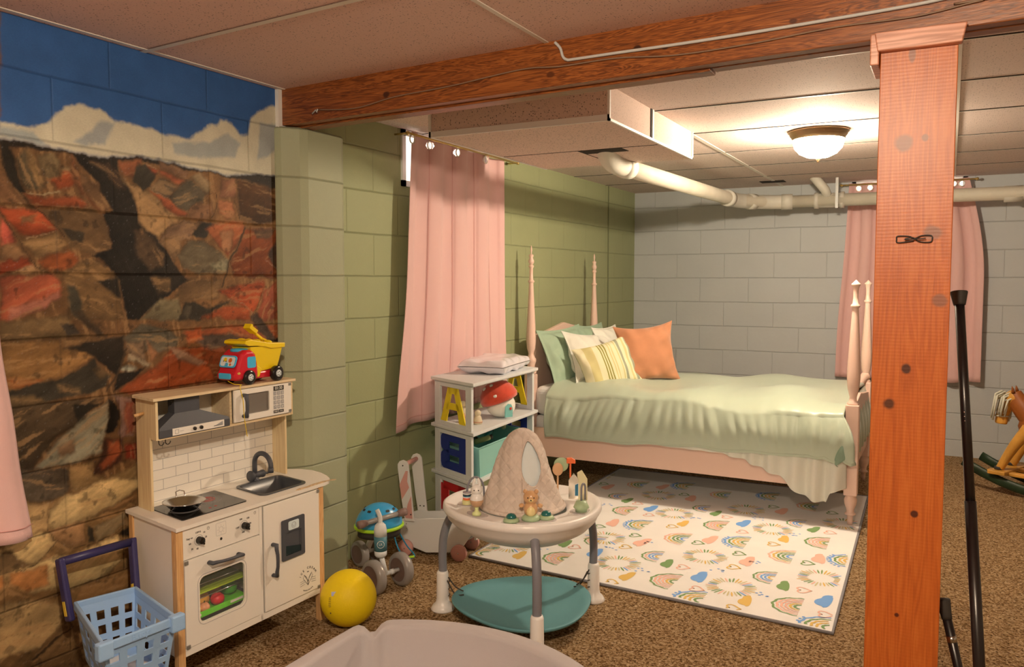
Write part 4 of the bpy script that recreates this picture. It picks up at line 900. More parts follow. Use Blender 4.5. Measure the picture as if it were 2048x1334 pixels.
# ---- pillows ----
def pillow(name, mats, c, w, h, th, R, label, cat='pillow', flange=0, pinch=.10, stripes=None, seed=0, sag=0, boxy=False):
    b = MB(); rs = random.Random(seed); ph1 = rs.uniform(0, 6)
    nu, nv = 49, 49
    for side in (1, -1):
        def fn(u, v):
            x, y = u*2-1, v*2-1
            e = 1-flange; ex, ey = min(1, abs(x)/e), min(1, abs(y)/e)
            t_ = max(0, (1-ex**2.6))**.55*max(0, (1-ey**2.6))**.55
            if boxy: t_ = max(0, (1-ex**9))**.5*max(0, (1-ey**7))**.5
            k = 1-pinch*(1-abs(x)**2)*(abs(y)**3); kk = 1-pinch*(1-abs(y)**2)*(abs(x)**3)
            px, py = x*w/2*kk, y*h/2*k
            wr = (.006*math.sin(px*60+py*25+ph1)+.004*math.sin(px*31-py*66+ph1*2))*t_*(1-t_)*4+.004*math.sin(px*23+py*17+ph1)*math.sin(py*29-px*11)*t_+(.010*math.exp(-((py+.02-px*.5)/.012)**2)*(-1)*max(0, -px/w*2-.2)*t_ if pinch > .15 else 0)
            pz = side*(th/2*t_+wr+.0015)
            if sag: pz += sag*(py/h)**2
            return Vector(c)+R@Vector((px, py, pz))
        def fl(u, v): return tuple(fn(u, v))
        o0 = len(b.f); b.grid(fl, nu, nv, flip=side < 0)
        if stripes:
            for q in range(o0, len(b.f)):
                i = (q-o0) % (nu-1); b.mi[q] = stripes((i+.5)/(nu-1)*2-1)
    o = b.build(name, mats, weld=True); return tag(o, label, cat)
def frame(normal, up):
    n = Vector(normal).normalized(); up = Vector(up); y = (up-n*up.dot(n)).normalized(); x = y.cross(n); return Matrix((x, y, n)).transposed()
m_sham = mat('sage green sham linen', ph(150, 158, 122, .82), rough=.85, bump=.3, bscale=240)
pillow('pillow_sham', [m_sham], (-2.235, 5.02, .815), .56, .42, .12, frame((1, -.12, .38), (-.3, 0, 1)), 'sage green flanged pillow against the near half of the headboard', flange=.12, seed=1)
pillow('pillow_sham', [m_sham], (-2.235, 5.54, .815), .56, .42, .12, frame((1, .05, .36), (-.3, 0, 1)), 'sage green flanged pillow at the far side of the bed head behind the white pillows', flange=.12, seed=2)
pillow('white_pillow', [m_white], (-2.09, 5.08, .815), .50, .36, .14, frame((1, -.22, .45), (-.3, .15, 1)), 'crumpled white pillow behind the striped cushion', flange=.07, seed=3, pinch=.14)
pillow('white_pillow', [m_white], (-2.07, 5.42, .84), .46, .36, .13, frame((1, .0, .45), (-.3, 0, 1)), 'white pillow behind the orange cushion', flange=.07, seed=4)
m_y1 = mat('cushion cream', ph(220, 198, 148, .88), rough=.9, bump=.3, bscale=350); m_y2 = mat('cushion ochre stripe', ph(200, 176, 112, .85), rough=.9, bump=.3, bscale=350)
m_y3 = mat('cushion olive stripe', ph(140, 126, 52, .85), rough=.9); m_y4 = mat('cushion grey stripe', ph(150, 142, 108, .85), rough=.9)
def st(x):
    for a, c, k in ((-.70, -.42, 1), (-.22, -.17, 2), (-.12, -.08, 2), (-.03, .02, 2), (.08, .11, 1), (.16, .19, 1), (.24, .27, 1), (.33, .36, 1), (.42, .52, 3), (.62, .70, 1), (.80, .92, 3)):
        if a < x < c: return k
    return 0
pillow('striped_cushion', [m_y1, m_y2, m_y3, m_y4], (-1.93, 4.96, .775), .40, .33, .13, frame((.62, -.70, .32), (-.42, .10, .9)), 'cream cushion with yellow and olive stripes leaning in front of the white pillow', 'cushion', pinch=.12, stripes=st, seed=5)
m_rust = mat('rust velvet', ph(180, 112, 70, .85), rough=.8, sheen=.5, bump=.2, bscale=200, var=.06, vscale=14)
pillow('orange_cushion', [m_rust], (-1.74, 5.17, .845), .40, .40, .15, frame((.50, -.80, .22), (-.12, .0, 1)), 'burnt orange velvet cushion standing rightmost of the pillows on the bed', 'cushion', pinch=.16, seed=6)

# ================= TOY KITCHEN =================
def K(a, b, z): return (-2.129+.01693*a-.97639*b, 1.764+.99986*a+.21602*b, z)
def KV(a, b, z): return Vector(K(a, b, z))
e1 = Vector((.01693, .99986, 0)); e2 = Vector((-.97639, .21602, 0)); ez = Vector((0, 0, 1)); nf = Vector((e1.y, -e1.x, 0))
m_kw = mat('white laminate', ph(226, 202, 172, .86), rough=.45, bump=.05, bscale=300)
m_ply = wood('pale plywood', ph(206, 166, 112, .86), ph(222, 186, 132, .86), 2.0, 'z', .5, ring=5)
m_plyh = wood('pale plywood board', ph(206, 166, 116, .86), ph(220, 184, 134, .86), 2.0, 'y', .5, ring=5)
m_pine = wood('pine leg', ph(196, 134, 76, .86), ph(218, 164, 102, .86), 3.0, 'z', .5)
m_char = mat('charcoal plastic', ph(66, 62, 60, .8), rough=.5, bump=.1, bscale=400)
m_blk = mat('black glass', (.012, .011, .010), rough=.12, spec=.6)
m_print = mat('black print', (.04, .035, .03), rough=.7)
m_gprint = mat('grey print', ph(150, 136, 122, .8), rough=.7)
m_hinge = mat('grey hinge', ph(128, 116, 98, .8), rough=.4, metal=.4)
m_steel = mat('brushed steel', ph(190, 172, 150, .8), rough=.18, metal=1)
m_pane = mat('clear plastic pane', (.9, .9, .9), rough=.08, spec=.5, alpha=.04)
m_smoke = mat('smoky plastic pane', (.30, .27, .24), rough=.25, spec=.5, alpha=.55)
kit = thing('toy_kitchen', 'white and plywood toy kitchen with sink, cooktop, oven and microwave against the mural', 'toy kitchen', K(.34, .17, 0))
def kpart(name, m, fn, bevel=0, label=None, parent=kit):
    b = MB(K); fn(b); return b.build(name, m, parent, bevel=bevel, label=label)
def ctop(b):
    b.box(0, .42, 0, .347, .528, .540); b.box(.42, .63, 0, .065, .528, .540); b.box(.42, .63, .240, .343, .528, .540)
    P_ = [(.63, 0), (.690, .000), (.718, .008), (.745, .032), (.766, .075), (.782, .13), (.785, .195), (.768, .25), (.735, .295), (.70, .335), (.63, .343)]
    b.prism(P_, ((0, 0, .528), (1, 0, 0), (0, 1, 0), (0, 0, 1)), .012)
kpart('countertop', m_kw, ctop)
for a0, b0 in ((.002, .006), (.657, .006), (.002, .300), (.657, .300)):
    kpart('leg', m_pine, lambda b: b.box(a0, a0+.027, b0, b0+.030, 0, .528), .002)
kpart('side_panel', m_kw, lambda b: b.box(.008, .016, .036, .300, .110, .528)); kpart('side_panel', m_kw, lambda b: b.box(.668, .676, .036, .300, .110, .528))
kpart('back_panel', m_kw, lambda b: b.box(.02, .665, .318, .324, .110, .528)); kpart('bottom_panel', m_kw, lambda b: b.box(.018, .668, .014, .318, .112, .122))
kpart('front_frame', m_kw, lambda b: (b.box(.029, .352, .008, .016, .4265, .528), b.box(.352, .366, .006, .30, .112, .528), b.box(.029, .657, .006, .016, .112, .1365), b.box(.366, .657, .010, .016, .5215, .528)), .001)
# oven door with rounded window
od = MB(K)
W0, W1 = (.088, .279), (.2025, .3545); hole = rrect(W0[0], W0[1], W1[0], W1[1], .022, 8)
def proj_rect(p, x0, x1, z0, z1):
    cx, cz = (x0+x1)/2, (z0+z1)/2; dx, dz = p[0]-(.088+.279)/2, p[1]-(.2025+.3545)/2
    # walk outwards from the window centre until the door edge
    sx = ((x1-cx)/abs(dx)) if abs(dx) > 1e-6 else 1e9; ccx, ccz = (.088+.279)/2, (.2025+.3545)/2
    tx = ((x1-ccx)/dx if dx > 0 else (x0-ccx)/dx) if abs(dx) > 1e-6 else 1e9; tz = ((z1-ccz)/dz if dz > 0 else (z0-ccz)/dz) if abs(dz) > 1e-6 else 1e9
    k = min(tx, tz); return (ccx+dx*k, ccz+dz*k)
outer = [proj_rect(p, .031, .350, .1385, .4235) for p in hole]
# put exact corners into the outline
for cx_, cz_ in ((.031, .1385), (.350, .1385), (.350, .4235), (.031, .4235)):
    i = min(range(len(outer)), key=lambda q: (outer[q][0]-cx_)**2+(outer[q][1]-cz_)**2); outer[i] = (cx_, cz_)
od.ring_prism(outer, hole, ((0, .004, 0), (1, 0, 0), (0, 0, 1), (0, 1, 0)), .010)
door = od.build('oven_door', m_kw, kit)
b = MB(K); o2 = rrect(.080, .287, .1945, .3625, .028, 8); o3 = rrect(.0812, .2858, .1957, .3613, .027, 8); b.ring_prism(o2, o3, ((0, .0032, 0), (1, 0, 0), (0, 0, 1), (0, 1, 0)), .001); b.build('window_groove', m_gprint, door)
b = MB(K); b.box(.086, .281, .0125, .0135, .200, .357); b.build('window_pane', m_pane, door)
def bar_handle(parent, p0, p1, out=.024, r=.0052):
    b = MB(); p0, p1 = Vector(p0), Vector(p1); d = (p1-p0); n_ = nf
    pts = [p0+n_*.000, p0+n_*out*.8, p0+d*.14+n_*out*.82, p0+d*.3+n_*out, p0+d*.5+n_*out*1.04, p0+d*.7+n_*out, p1-d*.14+n_*out*.82, p1+n_*out*.8, p1]
    b.tube(pts, [r*1.3, r*1.4, r*1.15, r, r, r, r*1.15, r*1.4, r*1.3], 8, flat=1.35); return b.build('handle', m_char, parent, bevel=0, label='charcoal bowed handle')
bar_handle(door, KV(.128, .004, .394), KV(.252, .004, .386))
bar_handle(thing_door := kpart('cabinet_door', m_kw, lambda b: b.box(.371, .655, .002, .013, .138, .5205), .0015), KV(.4105, .002, .374), KV(.4105, .002, .262))
# dispenser on the right door
fk = lambda a, z, off=0: (KV(a, off, z), e1, ez, nf)
b = MB(); b.ring_prism(rrect(-.059, .059, -.0755, .0755, .006, 4), rrect(-.040, .040, -.060, .026, .004, 4), fk(.5115, .3725, .001), .004)
b.add([KV(.4715, .0015, .3125), KV(.5515, .0015, .3125), KV(.5515, .0015, .3985), KV(.4715, .0015, .3985)], [(0, 1, 2, 3)])
dsp = b.build('dispenser', m_char, thing_door, label='dark ice dispenser panel')
b = MB(); b.prism([(.4725-.5115, .314-.3725), (.5505-.5115, .314-.3725), (.5505-.5115, .335-.3725), (.4725-.5115, .350-.3725)], fk(.5115, .3725, .0008), .002); b.build('dispenser_tray', m_blk, dsp)
b = MB(); b.prism(rrect(-.027, .027, -.0165, .0165, .006, 4), fk(.513, .4215, -.003), .0012); b.tube([KV(.513+.011*math.cos(k*.5236), -.0050, .4215+.011*math.sin(k*.5236)) for k in range(12)], .0006, 5, mi=1, closed=True); b.tube([KV(.506, -.0050, .424), KV(.513, -.0050, .4145), KV(.520, -.0050, .424)], .0006, 5, mi=1)
b.build('dispenser_label', [mat('pale label', ph(205, 200, 185, .85), rough=.4), m_gprint], dsp)
# printed marks
b = MB()
R_ = .046
for i, ch in enumerate('ICE CREAM'):
    a_ = math.radians(152-124*i/8); c_ = math.cos(a_); s_ = math.sin(a_)
    if ch != ' ': b.text(ch, .0125, (KV(.588+R_*c_, .0015, .188+R_*s_), e1*s_-ez*c_, ez*s_+e1*c_, nf))
for i, ch in enumerate('HOMEMADE'):
    a_ = math.radians(-118+56*i/7); c_ = math.cos(a_); s_ = math.sin(a_)
    b.text(ch, .0065, (KV(.588+.050*c_, .0015, .194+.046*s_), -e1*s_+ez*c_, -ez*s_-e1*c_, nf))
for sg in (1, -1):
    b.tube([KV(.588, .0012, .168), KV(.588+sg*.026, .0012, .200), KV(.588+sg*.020, .0012, .212), KV(.588+sg*.006, .0012, .198), KV(.588, .0012, .168)], .0006, 4)
    b.tube([KV(.588+sg*.004, .0012, .180), KV(.588-sg*.018, .0012, .208)], .0006, 4)
    for k in range(3): b.tube([KV(.588+sg*.018, .0012, .176+.008*k), KV(.588+sg*.042, .0012, .173+.008*k)], .0005, 4)
b.text('THE', .005, fk(.588, .219, .0012)); b.build('print', m_print, thing_door)
b = MB()
for tx, dx, dz in (('OFF·0', -.002, .026), ('10', .022, .020), ('20', .029, .003), ('30', .022, -.013), ('40', -.006, -.027), ('50', -.027, -.023), ('60', -.035, -.004), ('Stay on', -.036, .014)):
    b.text(tx, .0085, fk(.091+dx, .4785+dz, .0075))
for tx, dx, dz in (('OFF', -.029, -.001), ('100', -.014, .025), ('150', .018, .022), ('200', .026, .001), ('250', .018, -.017), ('300', -.004, -.022)):
    b.text(tx, .0085, fk(.283+dx, .476+dz, .0075))
for ca, cz in ((.091, .4785), (.283, .476)): b.tube([KV(ca+.0175*math.cos(q*.39), .0075, cz+.0175*math.sin(q*.39)) for q in range(16)], .0004, 4, closed=True)
for ca, cz in ((.130, .508), (.3335, .5085)):
    b.tube([KV(ca+.0048*math.cos(q*.52), .0075, cz+.0048*math.sin(q*.52)) for q in range(12)], .0005, 4, closed=True); b.tube([KV(ca, .0075, cz+.003), KV(ca, .0075, cz), KV(ca+.002, .0075, cz)], .0004, 4)
b.cur = 1; b.tube([KV(.183+p[0], .0075, .492+p[1]) for p in rrect(-.021, .021, -.021, .021, .003, 3)], .0004, 4, closed=True); b.tube([KV(.183+.009*math.cos(q*.52), .0075, .490+.009*math.sin(q*.52)) for q in range(12)], .0004, 4, closed=True)
for q in range(8): a_ = q*math.pi/4; b.tube([KV(.183+.012*math.cos(a_), .0075, .490+.012*math.sin(a_)), KV(.183+.016*math.cos(a_), .0075, .490+.016*math.sin(a_))], .0004, 4)
b.build('print', [m_print, m_gprint], kit)
for ca, cz in ((.091, .4785), (.283, .476)):
    b = MB(); b.lathe([(0, .020), (.0095, .020), (.0115, .018), (.0125, .004), (.0125, 0)][::-1], KV(ca, .008, cz), nf, 24); d_ = (e1*.6-ez*.8); b.rbox(KV(ca, -.008, cz)+d_*.010, (.006, .012, .012), Matrix((d_.cross(nf), nf, d_)).transposed()); b.build('knob', m_blk, kit, bevel=.001)
b = MB(); b.lathe([(0, .001), (.0048, .001), (.0048, 0)], KV(.1825, .0078, .4578), nf, 16); b.build('speaker_hole', m_blk, kit)
for ca, cz in ((.036, .4185), (.037, .143), (.648, .5145), (.647, .142)):
    b = MB(K); b.box(ca-.006, ca+.008, -.001, .004, cz-.006, cz+.006); b.build('hinge', m_hinge, kit, bevel=.001)
# cooktop
b = MB(K); b.prism(rrect(.058, .334, .055, .275, .008, 4), ((0, 0, .5402), (1, 0, 0), (0, 1, 0), (0, 0, 1)), .0035); ck = b.build('cooktop', m_blk, kit)
m_redp = mat('red print', ph(170, 40, 26, .8), rough=.4); b = MB(K)
def kring(b, ca, cb, r, w_, z, mi=0, n=32): b.ring_prism([(ca+r*math.cos(q*2*math.pi/n), cb+r*math.sin(q*2*math.pi/n)) for q in range(n)], [(ca+(r-w_)*math.cos(q*2*math.pi/n), cb+(r-w_)*math.sin(q*2*math.pi/n)) for q in range(n)], ((0, 0, z), (1, 0, 0), (0, 1, 0), (0, 0, 1)), .0003, mi)
for ca, cb in ((.245, .195), (.135, .165)):
    kring(b, ca, cb, .050, .0012, .5437, 1); kring(b, ca, cb, .058, .0008, .5437, 1)
for k in range(3): kring(b, .245, .195, .032-.009*k, .004, .5437)
for ca, cb in ((.196, .095), (.222, .098)): kring(b, ca, cb, .0055, .0054, .5437)
b.build('burner_print', [m_redp, m_gprint], ck)
# sink
m_sink = mat('charcoal sink', ph(58, 56, 54, .85), rough=.3, spec=.6)
b = MB(K); so = rrect(.408, .642, .052, .252, .030, 8); si = rrect(.420, .630, .064, .240, .024, 8); sb = rrect(.438, .612, .082, .222, .024, 8)
b.ring_prism(so, si, ((0, 0, .5402), (1, 0, 0), (0, 1, 0), (0, 0, 1)), .004)
n = len(si); b.add([(p[0], p[1], .544) for p in si]+[(p[0], p[1], .485) for p in sb], [(i, (i+1) % n, n+(i+1) % n, n+i) for i in range(n)]+[list(range(n, 2*n))], True)
b.build('sink_basin', m_sink, kit)
b = MB(); b.lathe([(.018, 0), (.018, .006), (.012, .010), (.0105, .03)], KV(.524, .262, .540), (0, 0, 1), 20)
arc = [KV(.524, .262, .54), KV(.524, .262, .60)]+[KV(.524+.012*(1-math.cos(t_))*.2, .262-.052*(1-math.cos(t_)), .612+.043*math.sin(t_)) for t_ in [math.pi*k/14 for k in range(15)]]+[KV(.528, .158, .598)]
b.tube(arc, .0094, 16); b.tube([KV(.528, .158, .606), KV(.528, .158, .588)], .0108, 16)
fa = b.build('faucet', m_char, kit)
b = MB(); b.lathe([(0, 0), (.020, 0), (.022, .004), (.018, .014), (.013, .018), (.013, .055), (.015, .060), (.015, .068), (0, .070)], KV(.499, .262, .562), e1, 20); b.tube([KV(.565, .262, .562), KV(.588, .255, .560)], .004, 8); b.build('lever', m_char, fa)
b = MB(); b.rbox(KV(.575, .105, .492), (.020, .030, .014)); tag(b.build('toy_block', mat('teal plastic', ph(40, 130, 116, .8), rough=.4), bevel=.003), 'small teal plastic piece lying in the toy kitchen sink', 'toy')
# strip of peeled edge
b = MB(K); P_ = [(.545, .030)]
b.prism([(.540, .012), (.56, .020), (.60, .016), (.64, .022), (.69, .020), (.735, .006), (.748, -.006), (.735, -.010), (.72, .004), (.66, .004), (.60, .003), (.55, .004)], ((0, 0, .5403), (1, 0, 0), (0, 1, 0), (0, 0, 1)), .0018)
b.build('peeled_strip', mat('torn particle board', ph(200, 160, 112, .85), rough=.9, var=.25, vscale=90, bump=.5, bscale=300), kit, label='torn strip of bare particle board on the counter edge')
# hutch
for a0 in (.045, .671):
    b = MB(K); b.prism([(.239, .540), (.336, .540), (.336, .921), (.194, .921), (.194, .787), (.232, .787), (.239, .795)], ((a0, 0, 0), (0, 1, 0), (0, 0, 1), (1, 0, 0)), .010); b.build('hutch_side', m_ply, kit, bevel=.0015)
kpart('hutch_top', m_plyh, lambda b: b.prism([(.031, .182), (.690, .182), (.690, .342), (.040, .342), (.031, .333)], ((0, 0, .921), (1, 0, 0), (0, 1, 0), (0, 0, 1)), .010), .001)
kpart('hutch_shelf', m_plyh, lambda b: b.box(.055, .671, .196, .336, .786, .796), .001); kpart('divider', m_plyh, lambda b: b.box(.364, .374, .200, .332, .796, .921), .001)
def tiles(b):
    b.box(.052, .673, .328, .334, .540, .921)
    for k in range(7):
        z = .545+k*.0365; b.box(.055, .671, .3272, .3285, z-.0006, z+.0006, mi=1)
        for j in range(7):
            x = .055+.035+(k % 2)*.054+j*.108
            if x < .668: b.box(x-.0006, x+.0006, .3272, .3285, z, min(z+.0365, .786), mi=1)
kpart('tiled_backsplash', [m_kw, m_gprint], tiles, label='white panel printed with subway tile lines')
# microwave
mw = MB(K); hole = rrect(.430, .551, .822, .898, .006, 4); cxm, czm = .4905, .860
def pr2(p):
    dx, dz = p[0]-cxm, p[1]-czm; tx = ((.668-cxm)/dx if dx > 0 else (.376-cxm)/dx) if abs(dx) > 1e-6 else 1e9; tz = ((.9185-czm)/dz if dz > 0 else (.799-czm)/dz) if abs(dz) > 1e-6 else 1e9
    k = min(tx, tz); return (cxm+dx*k, czm+dz*k)
outer = [pr2(p) for p in hole]
for cx_, cz_ in ((.376, .799), (.668, .799), (.668, .9185), (.376, .9185)):
    i = min(range(len(outer)), key=lambda q: (outer[q][0]-cx_)**2+(outer[q][1]-cz_)**2); outer[i] = (cx_, cz_)
mw.ring_prism(outer, hole, ((0, .188, 0), (1, 0, 0), (0, 0, 1), (0, 1, 0)), .008); mwd = mw.build('microwave_door', m_kw, kit)
b = MB(K); b.box(.426, .555, .1945, .1955, .818, .902); b.build('window_pane', m_smoke, mwd)
bar_handle(mwd, KV(.421, .188, .896), KV(.421, .188, .818), .020, .0055)
b = MB(); b.prism([(-.027, -.009), (.027, -.009), (.027, .009), (-.027, .009)], fk(.600, .9025, .1875), .0008)
for sx in (-.014, .014): b.prism([(-.0125, -.0055), (.0125, -.0055), (.0125, .0055), (-.0125, .0055)], fk(.5985+sx, .8125, .1875), .0008)
b.text('01:30', .0175, fk(.600, .9028, .1865), mi=1); b.text('START', .0065, fk(.5845, .8125, .1865), mi=1); b.text('STOP', .0065, fk(.6125, .8125, .1865), mi=1)
for r_ in range(4):
    for c_ in range(3):
        ca, cz = .580+c_*.0195, .8835-r_*.0178; b.prism([(-.0075, -.0075), (.0075, -.0075), (.0075, .0075), (-.0075, .0075)], fk(ca, cz, .1875), .0008, mi=2)
        b.text(['1', '2', '3', '4', '5', '6', '7', '8', '9', '*', '0', '#'][r_*3+c_], .011, fk(ca, cz, .1865), mi=1)
b.build('control_pad', [m_print, m_kw, m_gprint], mwd)
for cz in (.911, .806): b = MB(K); b.box(.654, .668, .1865, .189, cz-.005, cz+.005); b.build('hinge', m_hinge, mwd)
# range hood
b = MB(K)
L = [(.056, .358, .192, .262, .792), (.056, .358, .192, .262, .818), (.060, .354, .196, .262, .826), (.130, .236, .212, .258, .866), (.130, .236, .212, .258, .9205)]
vs = []
for a0, a1, b0, b1, z in L: vs += [(a0, b0, z), (a1, b0, z), (a1, b1, z), (a0, b1, z)]
fs = [(0, 3, 2, 1), (16, 17, 18, 19)]
for k in range(4):
    for i in range(4): j = (i+1) % 4; fs.append((k*4+i, k*4+j, k*4+4+j, k*4+4+i))
b.add(vs, fs); hd = b.build('range_hood', m_char, kit, bevel=.001)
b = MB(K); b.box(.108, .330, .190, .1925, .795, .819)
b.box(.283, .323, .1893, .1901, .801, .804, mi=1); b.prism([(.283, .801), (.323, .801), (.323, .815)], ((0, .1893, 0), (1, 0, 0), (0, 0, 1), (0, 1, 0)), .0006, mi=1)
b.box(.118, .133, .1893, .1901, .800, .8012, mi=1); b.box(.118, .133, .1893, .1901, .8128, .814, mi=1); b.box(.118, .119, .1893, .1901, .800, .814, mi=1); b.box(.132, .133, .1893, .1901, .800, .814, mi=1); b.box(.138, .153, .1893, .1901, .8065, .8075, mi=1)
st_ = b.build('hood_strip', [m_kw, m_gprint], hd)
for a0 in (.198, .226): b = MB(); b.lathe([(0, .006), (.006, .006), (.0065, 0)], KV(a0, .190, .807), nf, 16); b.build('button', m_blk, hd)
b = MB(); 
for a0 in (.068, .094): b.tube([KV(a0+.010*math.cos(t_), .20, .778+.010*math.sin(t_)) for t_ in [math.pi+math.pi*k/8 for k in range(9)]], .0016, 6); b.tube([KV(a0-.010, .20, .778), KV(a0-.010, .20, .79)], .0016, 6)
b.build('hooks', m_blk, kit)
b = MB(); b.tube([KV(.046, .28, .872), KV(.010, .28, .868)], .0055, 12); b.build('peg', m_pine, kit)
# frying pan
t = thing('frying_pan', 'small stainless steel toy frying pan on the black cooktop', 'pan', K(.132, .165, .5437))
c_ = K(.132, .165, .5440)
b = MB(); b.lathe([(0, .0015), (.044, .0015), (.064, .024), (.070, .0255), (.070, .0275), (.062, .0265), (.042, .004), (0, .004)], c_, seg=40); b.build('pan_body', m_steel, t)
b = MB(); q = Vector(c_); d_ = (e1*.35+e2*.94).normalized(); s_ = Vector((-d_.y, d_.x, 0)); b.tube([q+d_*.062-s_*.014+ez*.022, q+d_*.085-s_*.014+ez*.040, q+d_*.090+ez*.044, q+d_*.085+s_*.014+ez*.040, q+d_*.062+s_*.014+ez*.022], .002, 8); b.build('handle', m_steel, t)
# play food and trays in the oven
m_lime = mat('lime plastic', ph(150, 160, 20, .7), rough=.5); m_grn = mat('green plastic tray', ph(96, 176, 30, .75), rough=.4)
b = MB(K); b.box(.05, .33, .05, .28, .276, .281); tag(b.build('cutting_board', m_lime, bevel=.002), 'lime green board on the upper rack inside the toy oven', 'tray')
b = MB(K); b.box(.05, .33, .04, .28, .2035, .206); b.box(.05, .33, .036, .042, .2035, .222); b.box(.05, .33, .278, .284, .2035, .222); tr = tag(b.build('toy_tray', m_grn, bevel=.001), 'bright green tray of play food inside the toy oven', 'tray')
b = MB(K); b.box(.07, .11, .033, .036, .211, .219); b.box(.235, .29, .033, .036, .212, .220); b.build('white_clip', m_kw, tr)
b = MB(K); b.tube([(.02, .03, .2735), (.352, .03, .2735)], .002, 6); b.tube([(.02, .27, .2735), (.352, .27, .2735)], .002, 6); b.tube([(.02, .03, .32), (.352, .03, .32)], .0015, 6); b.build('oven_rack', m_steel, kit)
b = MB(K); b.box(.02, .352, .05, .30, .201, .203); b.build('oven_shelf', m_char, kit)
for nm, lb, a0, b0, r_, c_ in (('toy_orange', 'big orange play fruit left of centre on the green oven tray', .150, .11, .034, (208, 140, 50)), ('toy_tomato', 'red play tomato in the middle of the green oven tray', .205, .075, .024, (200, 30, 36)), ('toy_bread', 'brown play bun behind the red tomato in the toy oven', .232, .15, .032, (176, 106, 40)), ('toy_lemon', 'yellow play lemon at the left corner of the green oven tray', .100, .065, .022, (214, 180, 40)), ('toy_pepper', 'green play pepper at right of the oven tray', .285, .12, .030, (60, 130, 30)), ('toy_peach', 'small peach coloured play fruit in front of the big orange one in the toy oven', .140, .062, .019, (206, 130, 84)), ('toy_egg', 'white play egg at the far right of the green oven tray', .315, .17, .024, (214, 206, 190))):
    b = MB(); b.ball(K(a0, b0, .207+r_*.86), (r_, r_, r_*.86)); o = tag(b.build(nm, mat(nm, ph(*c_, .75), rough=.4)), lb, 'toy food')
    b = MB(); b.tube([K(a0, b0, .207+r_*1.65), K(a0+.003, b0, .207+r_*2.0)], .002, 6); b.build('stem', mat(nm+' stem', (.08, .12, .02), rough=.6), o)

# ================= DUMP TRUCK =================
m_red = mat('red toy plastic', ph(190, 22, 34, .8), rough=.22, coat=.4); m_yel = mat('yellow toy plastic', ph(228, 180, 16, .85), rough=.35); m_cy = mat('sky blue toy plastic', ph(70, 160, 190, .85), rough=.25)
m_rub = mat('glossy black wheel', (.012, .011, .012), rough=.18); m_hub = mat('white hub', ph(215, 205, 190, .9), rough=.4)
t = thing('toy_dump_truck', 'red and yellow toy dump truck with blue windows on top of the toy kitchen', 'toy truck', (-2.355, 2.32, .931))
XI = ((0, 0, 0), (0, 1, 0), (0, 0, 1), (1, 0, 0))
def side(poly, x0, x1): return poly, ((x0, 0, 0), (0, 1, 0), (0, 0, 1), (1, 0, 0)), x1-x0
b = MB(); cabp = [(2.192, .950), (2.190, .972), (2.202, .990), (2.212, 1.020), (2.226, 1.050), (2.245, 1.062), (2.280, 1.062), (2.296, 1.045), (2.304, 1.01), (2.308, .975), (2.308, .950)]
b.prism(*side(cabp, -2.408, -2.306)); b.build('cab', m_red, t, bevel=.014, bseg=4)
b = MB(); b.box(-2.395, -2.318, 2.29, 2.435, .948, .975); b.build('chassis', m_red, t, bevel=.006)
b = MB(); b.lathe([(0, .006), (.030, .004), (.034, 0), (.036, -.006)], (-2.357, 2.262, 1.061), seg=28, sc=(1.1, .9)); b.build('roof_cap', m_cy, t)
b = MB(); b.prism(rrect(-.021, .021, -.021, .021, .007, 4), ((-2.3065, 2.270, 1.015), (0, 1, 0), (0, 0, 1), (1, 0, 0)), .0015); b.build('side_window', m_cy, t)
wn = Vector((0, -1, .38)).normalized(); wu = Vector((0, .38, 1)).normalized(); b = MB()
wo = Vector((-2.357, 2.207, 1.020))
b.prism(rrect(-.040, .040, -.023, .023, .012, 5), (wo, (1, 0, 0), wu, wn), .004)
b.prism(rrect(-.035, .035, -.018, .018, .010, 5), (wo+wn*.004, (1, 0, 0), wu, wn), .0008, mi=1)
for px_, py_, r_, mi in ((-.014, .006, .008, 2), (.012, .004, .009, 3), (-.014, -.008, .009, 1), (-.003, -.014, .009, 0), (.016, -.012, .005, 3), (-.02, .0, .003, 4), (-.008, .0, .003, 4)): b.prism(circ(r_, 14, px_, py_), (wo+wn*.0048, (1, 0, 0), wu, wn), .0004, mi=mi)
b.build('windshield', [m_cy, m_hub, m_yel, mat('orange decal', ph(220, 100, 30), rough=.4), m_print], t, label='windshield sticker with two small round faces')
b = MB(); b.prism(rrect(-.030, .030, -.011, .011, .006, 4), ((-2.357, 2.190, .968), (1, 0, 0), (0, 0, 1), (0, -1, 0)), .006); b.build('bumper', m_cy, t, bevel=.002)
b = MB(); b.ball((-2.307, 2.208, .978), (.004, .007, .005), seg=12, rings=8); b.build('headlight', mat('headlight', ph(230, 170, 80), rough=.3), t)
def wheel(x, y, r, w_=.024):
    b = MB(); b.lathe([(r*.55, 0), (r*.85, 0), (r, .004), (r, w_-.004), (r*.85, w_), (r*.5, w_-.001)], (x, y, .932+r), (1, 0, 0), 28); wh = b.build('wheel', m_rub, t)
    b = MB(); b.lathe([(0, w_+.001), (r*.34, w_+.001), (r*.50, w_-.0005)], (x, y, .932+r), (1, 0, 0), 24)
    for q in range(5): a_ = q*2*math.pi/5; b.prism(circ(r*.07, 8, r*.26*math.cos(a_), r*.26*math.sin(a_)), ((x+w_+.0012, y, .932+r), (0, 1, 0), (0, 0, 1), (1, 0, 0)), .0006, mi=1)
    b.build('hub', [m_hub, m_rub], wh)
wheel(-2.318, 2.255, .0275); wheel(-2.318, 2.400, .0295); wheel(-2.412, 2.252, .0245, .022); wheel(-2.412, 2.398, .0275, .022)
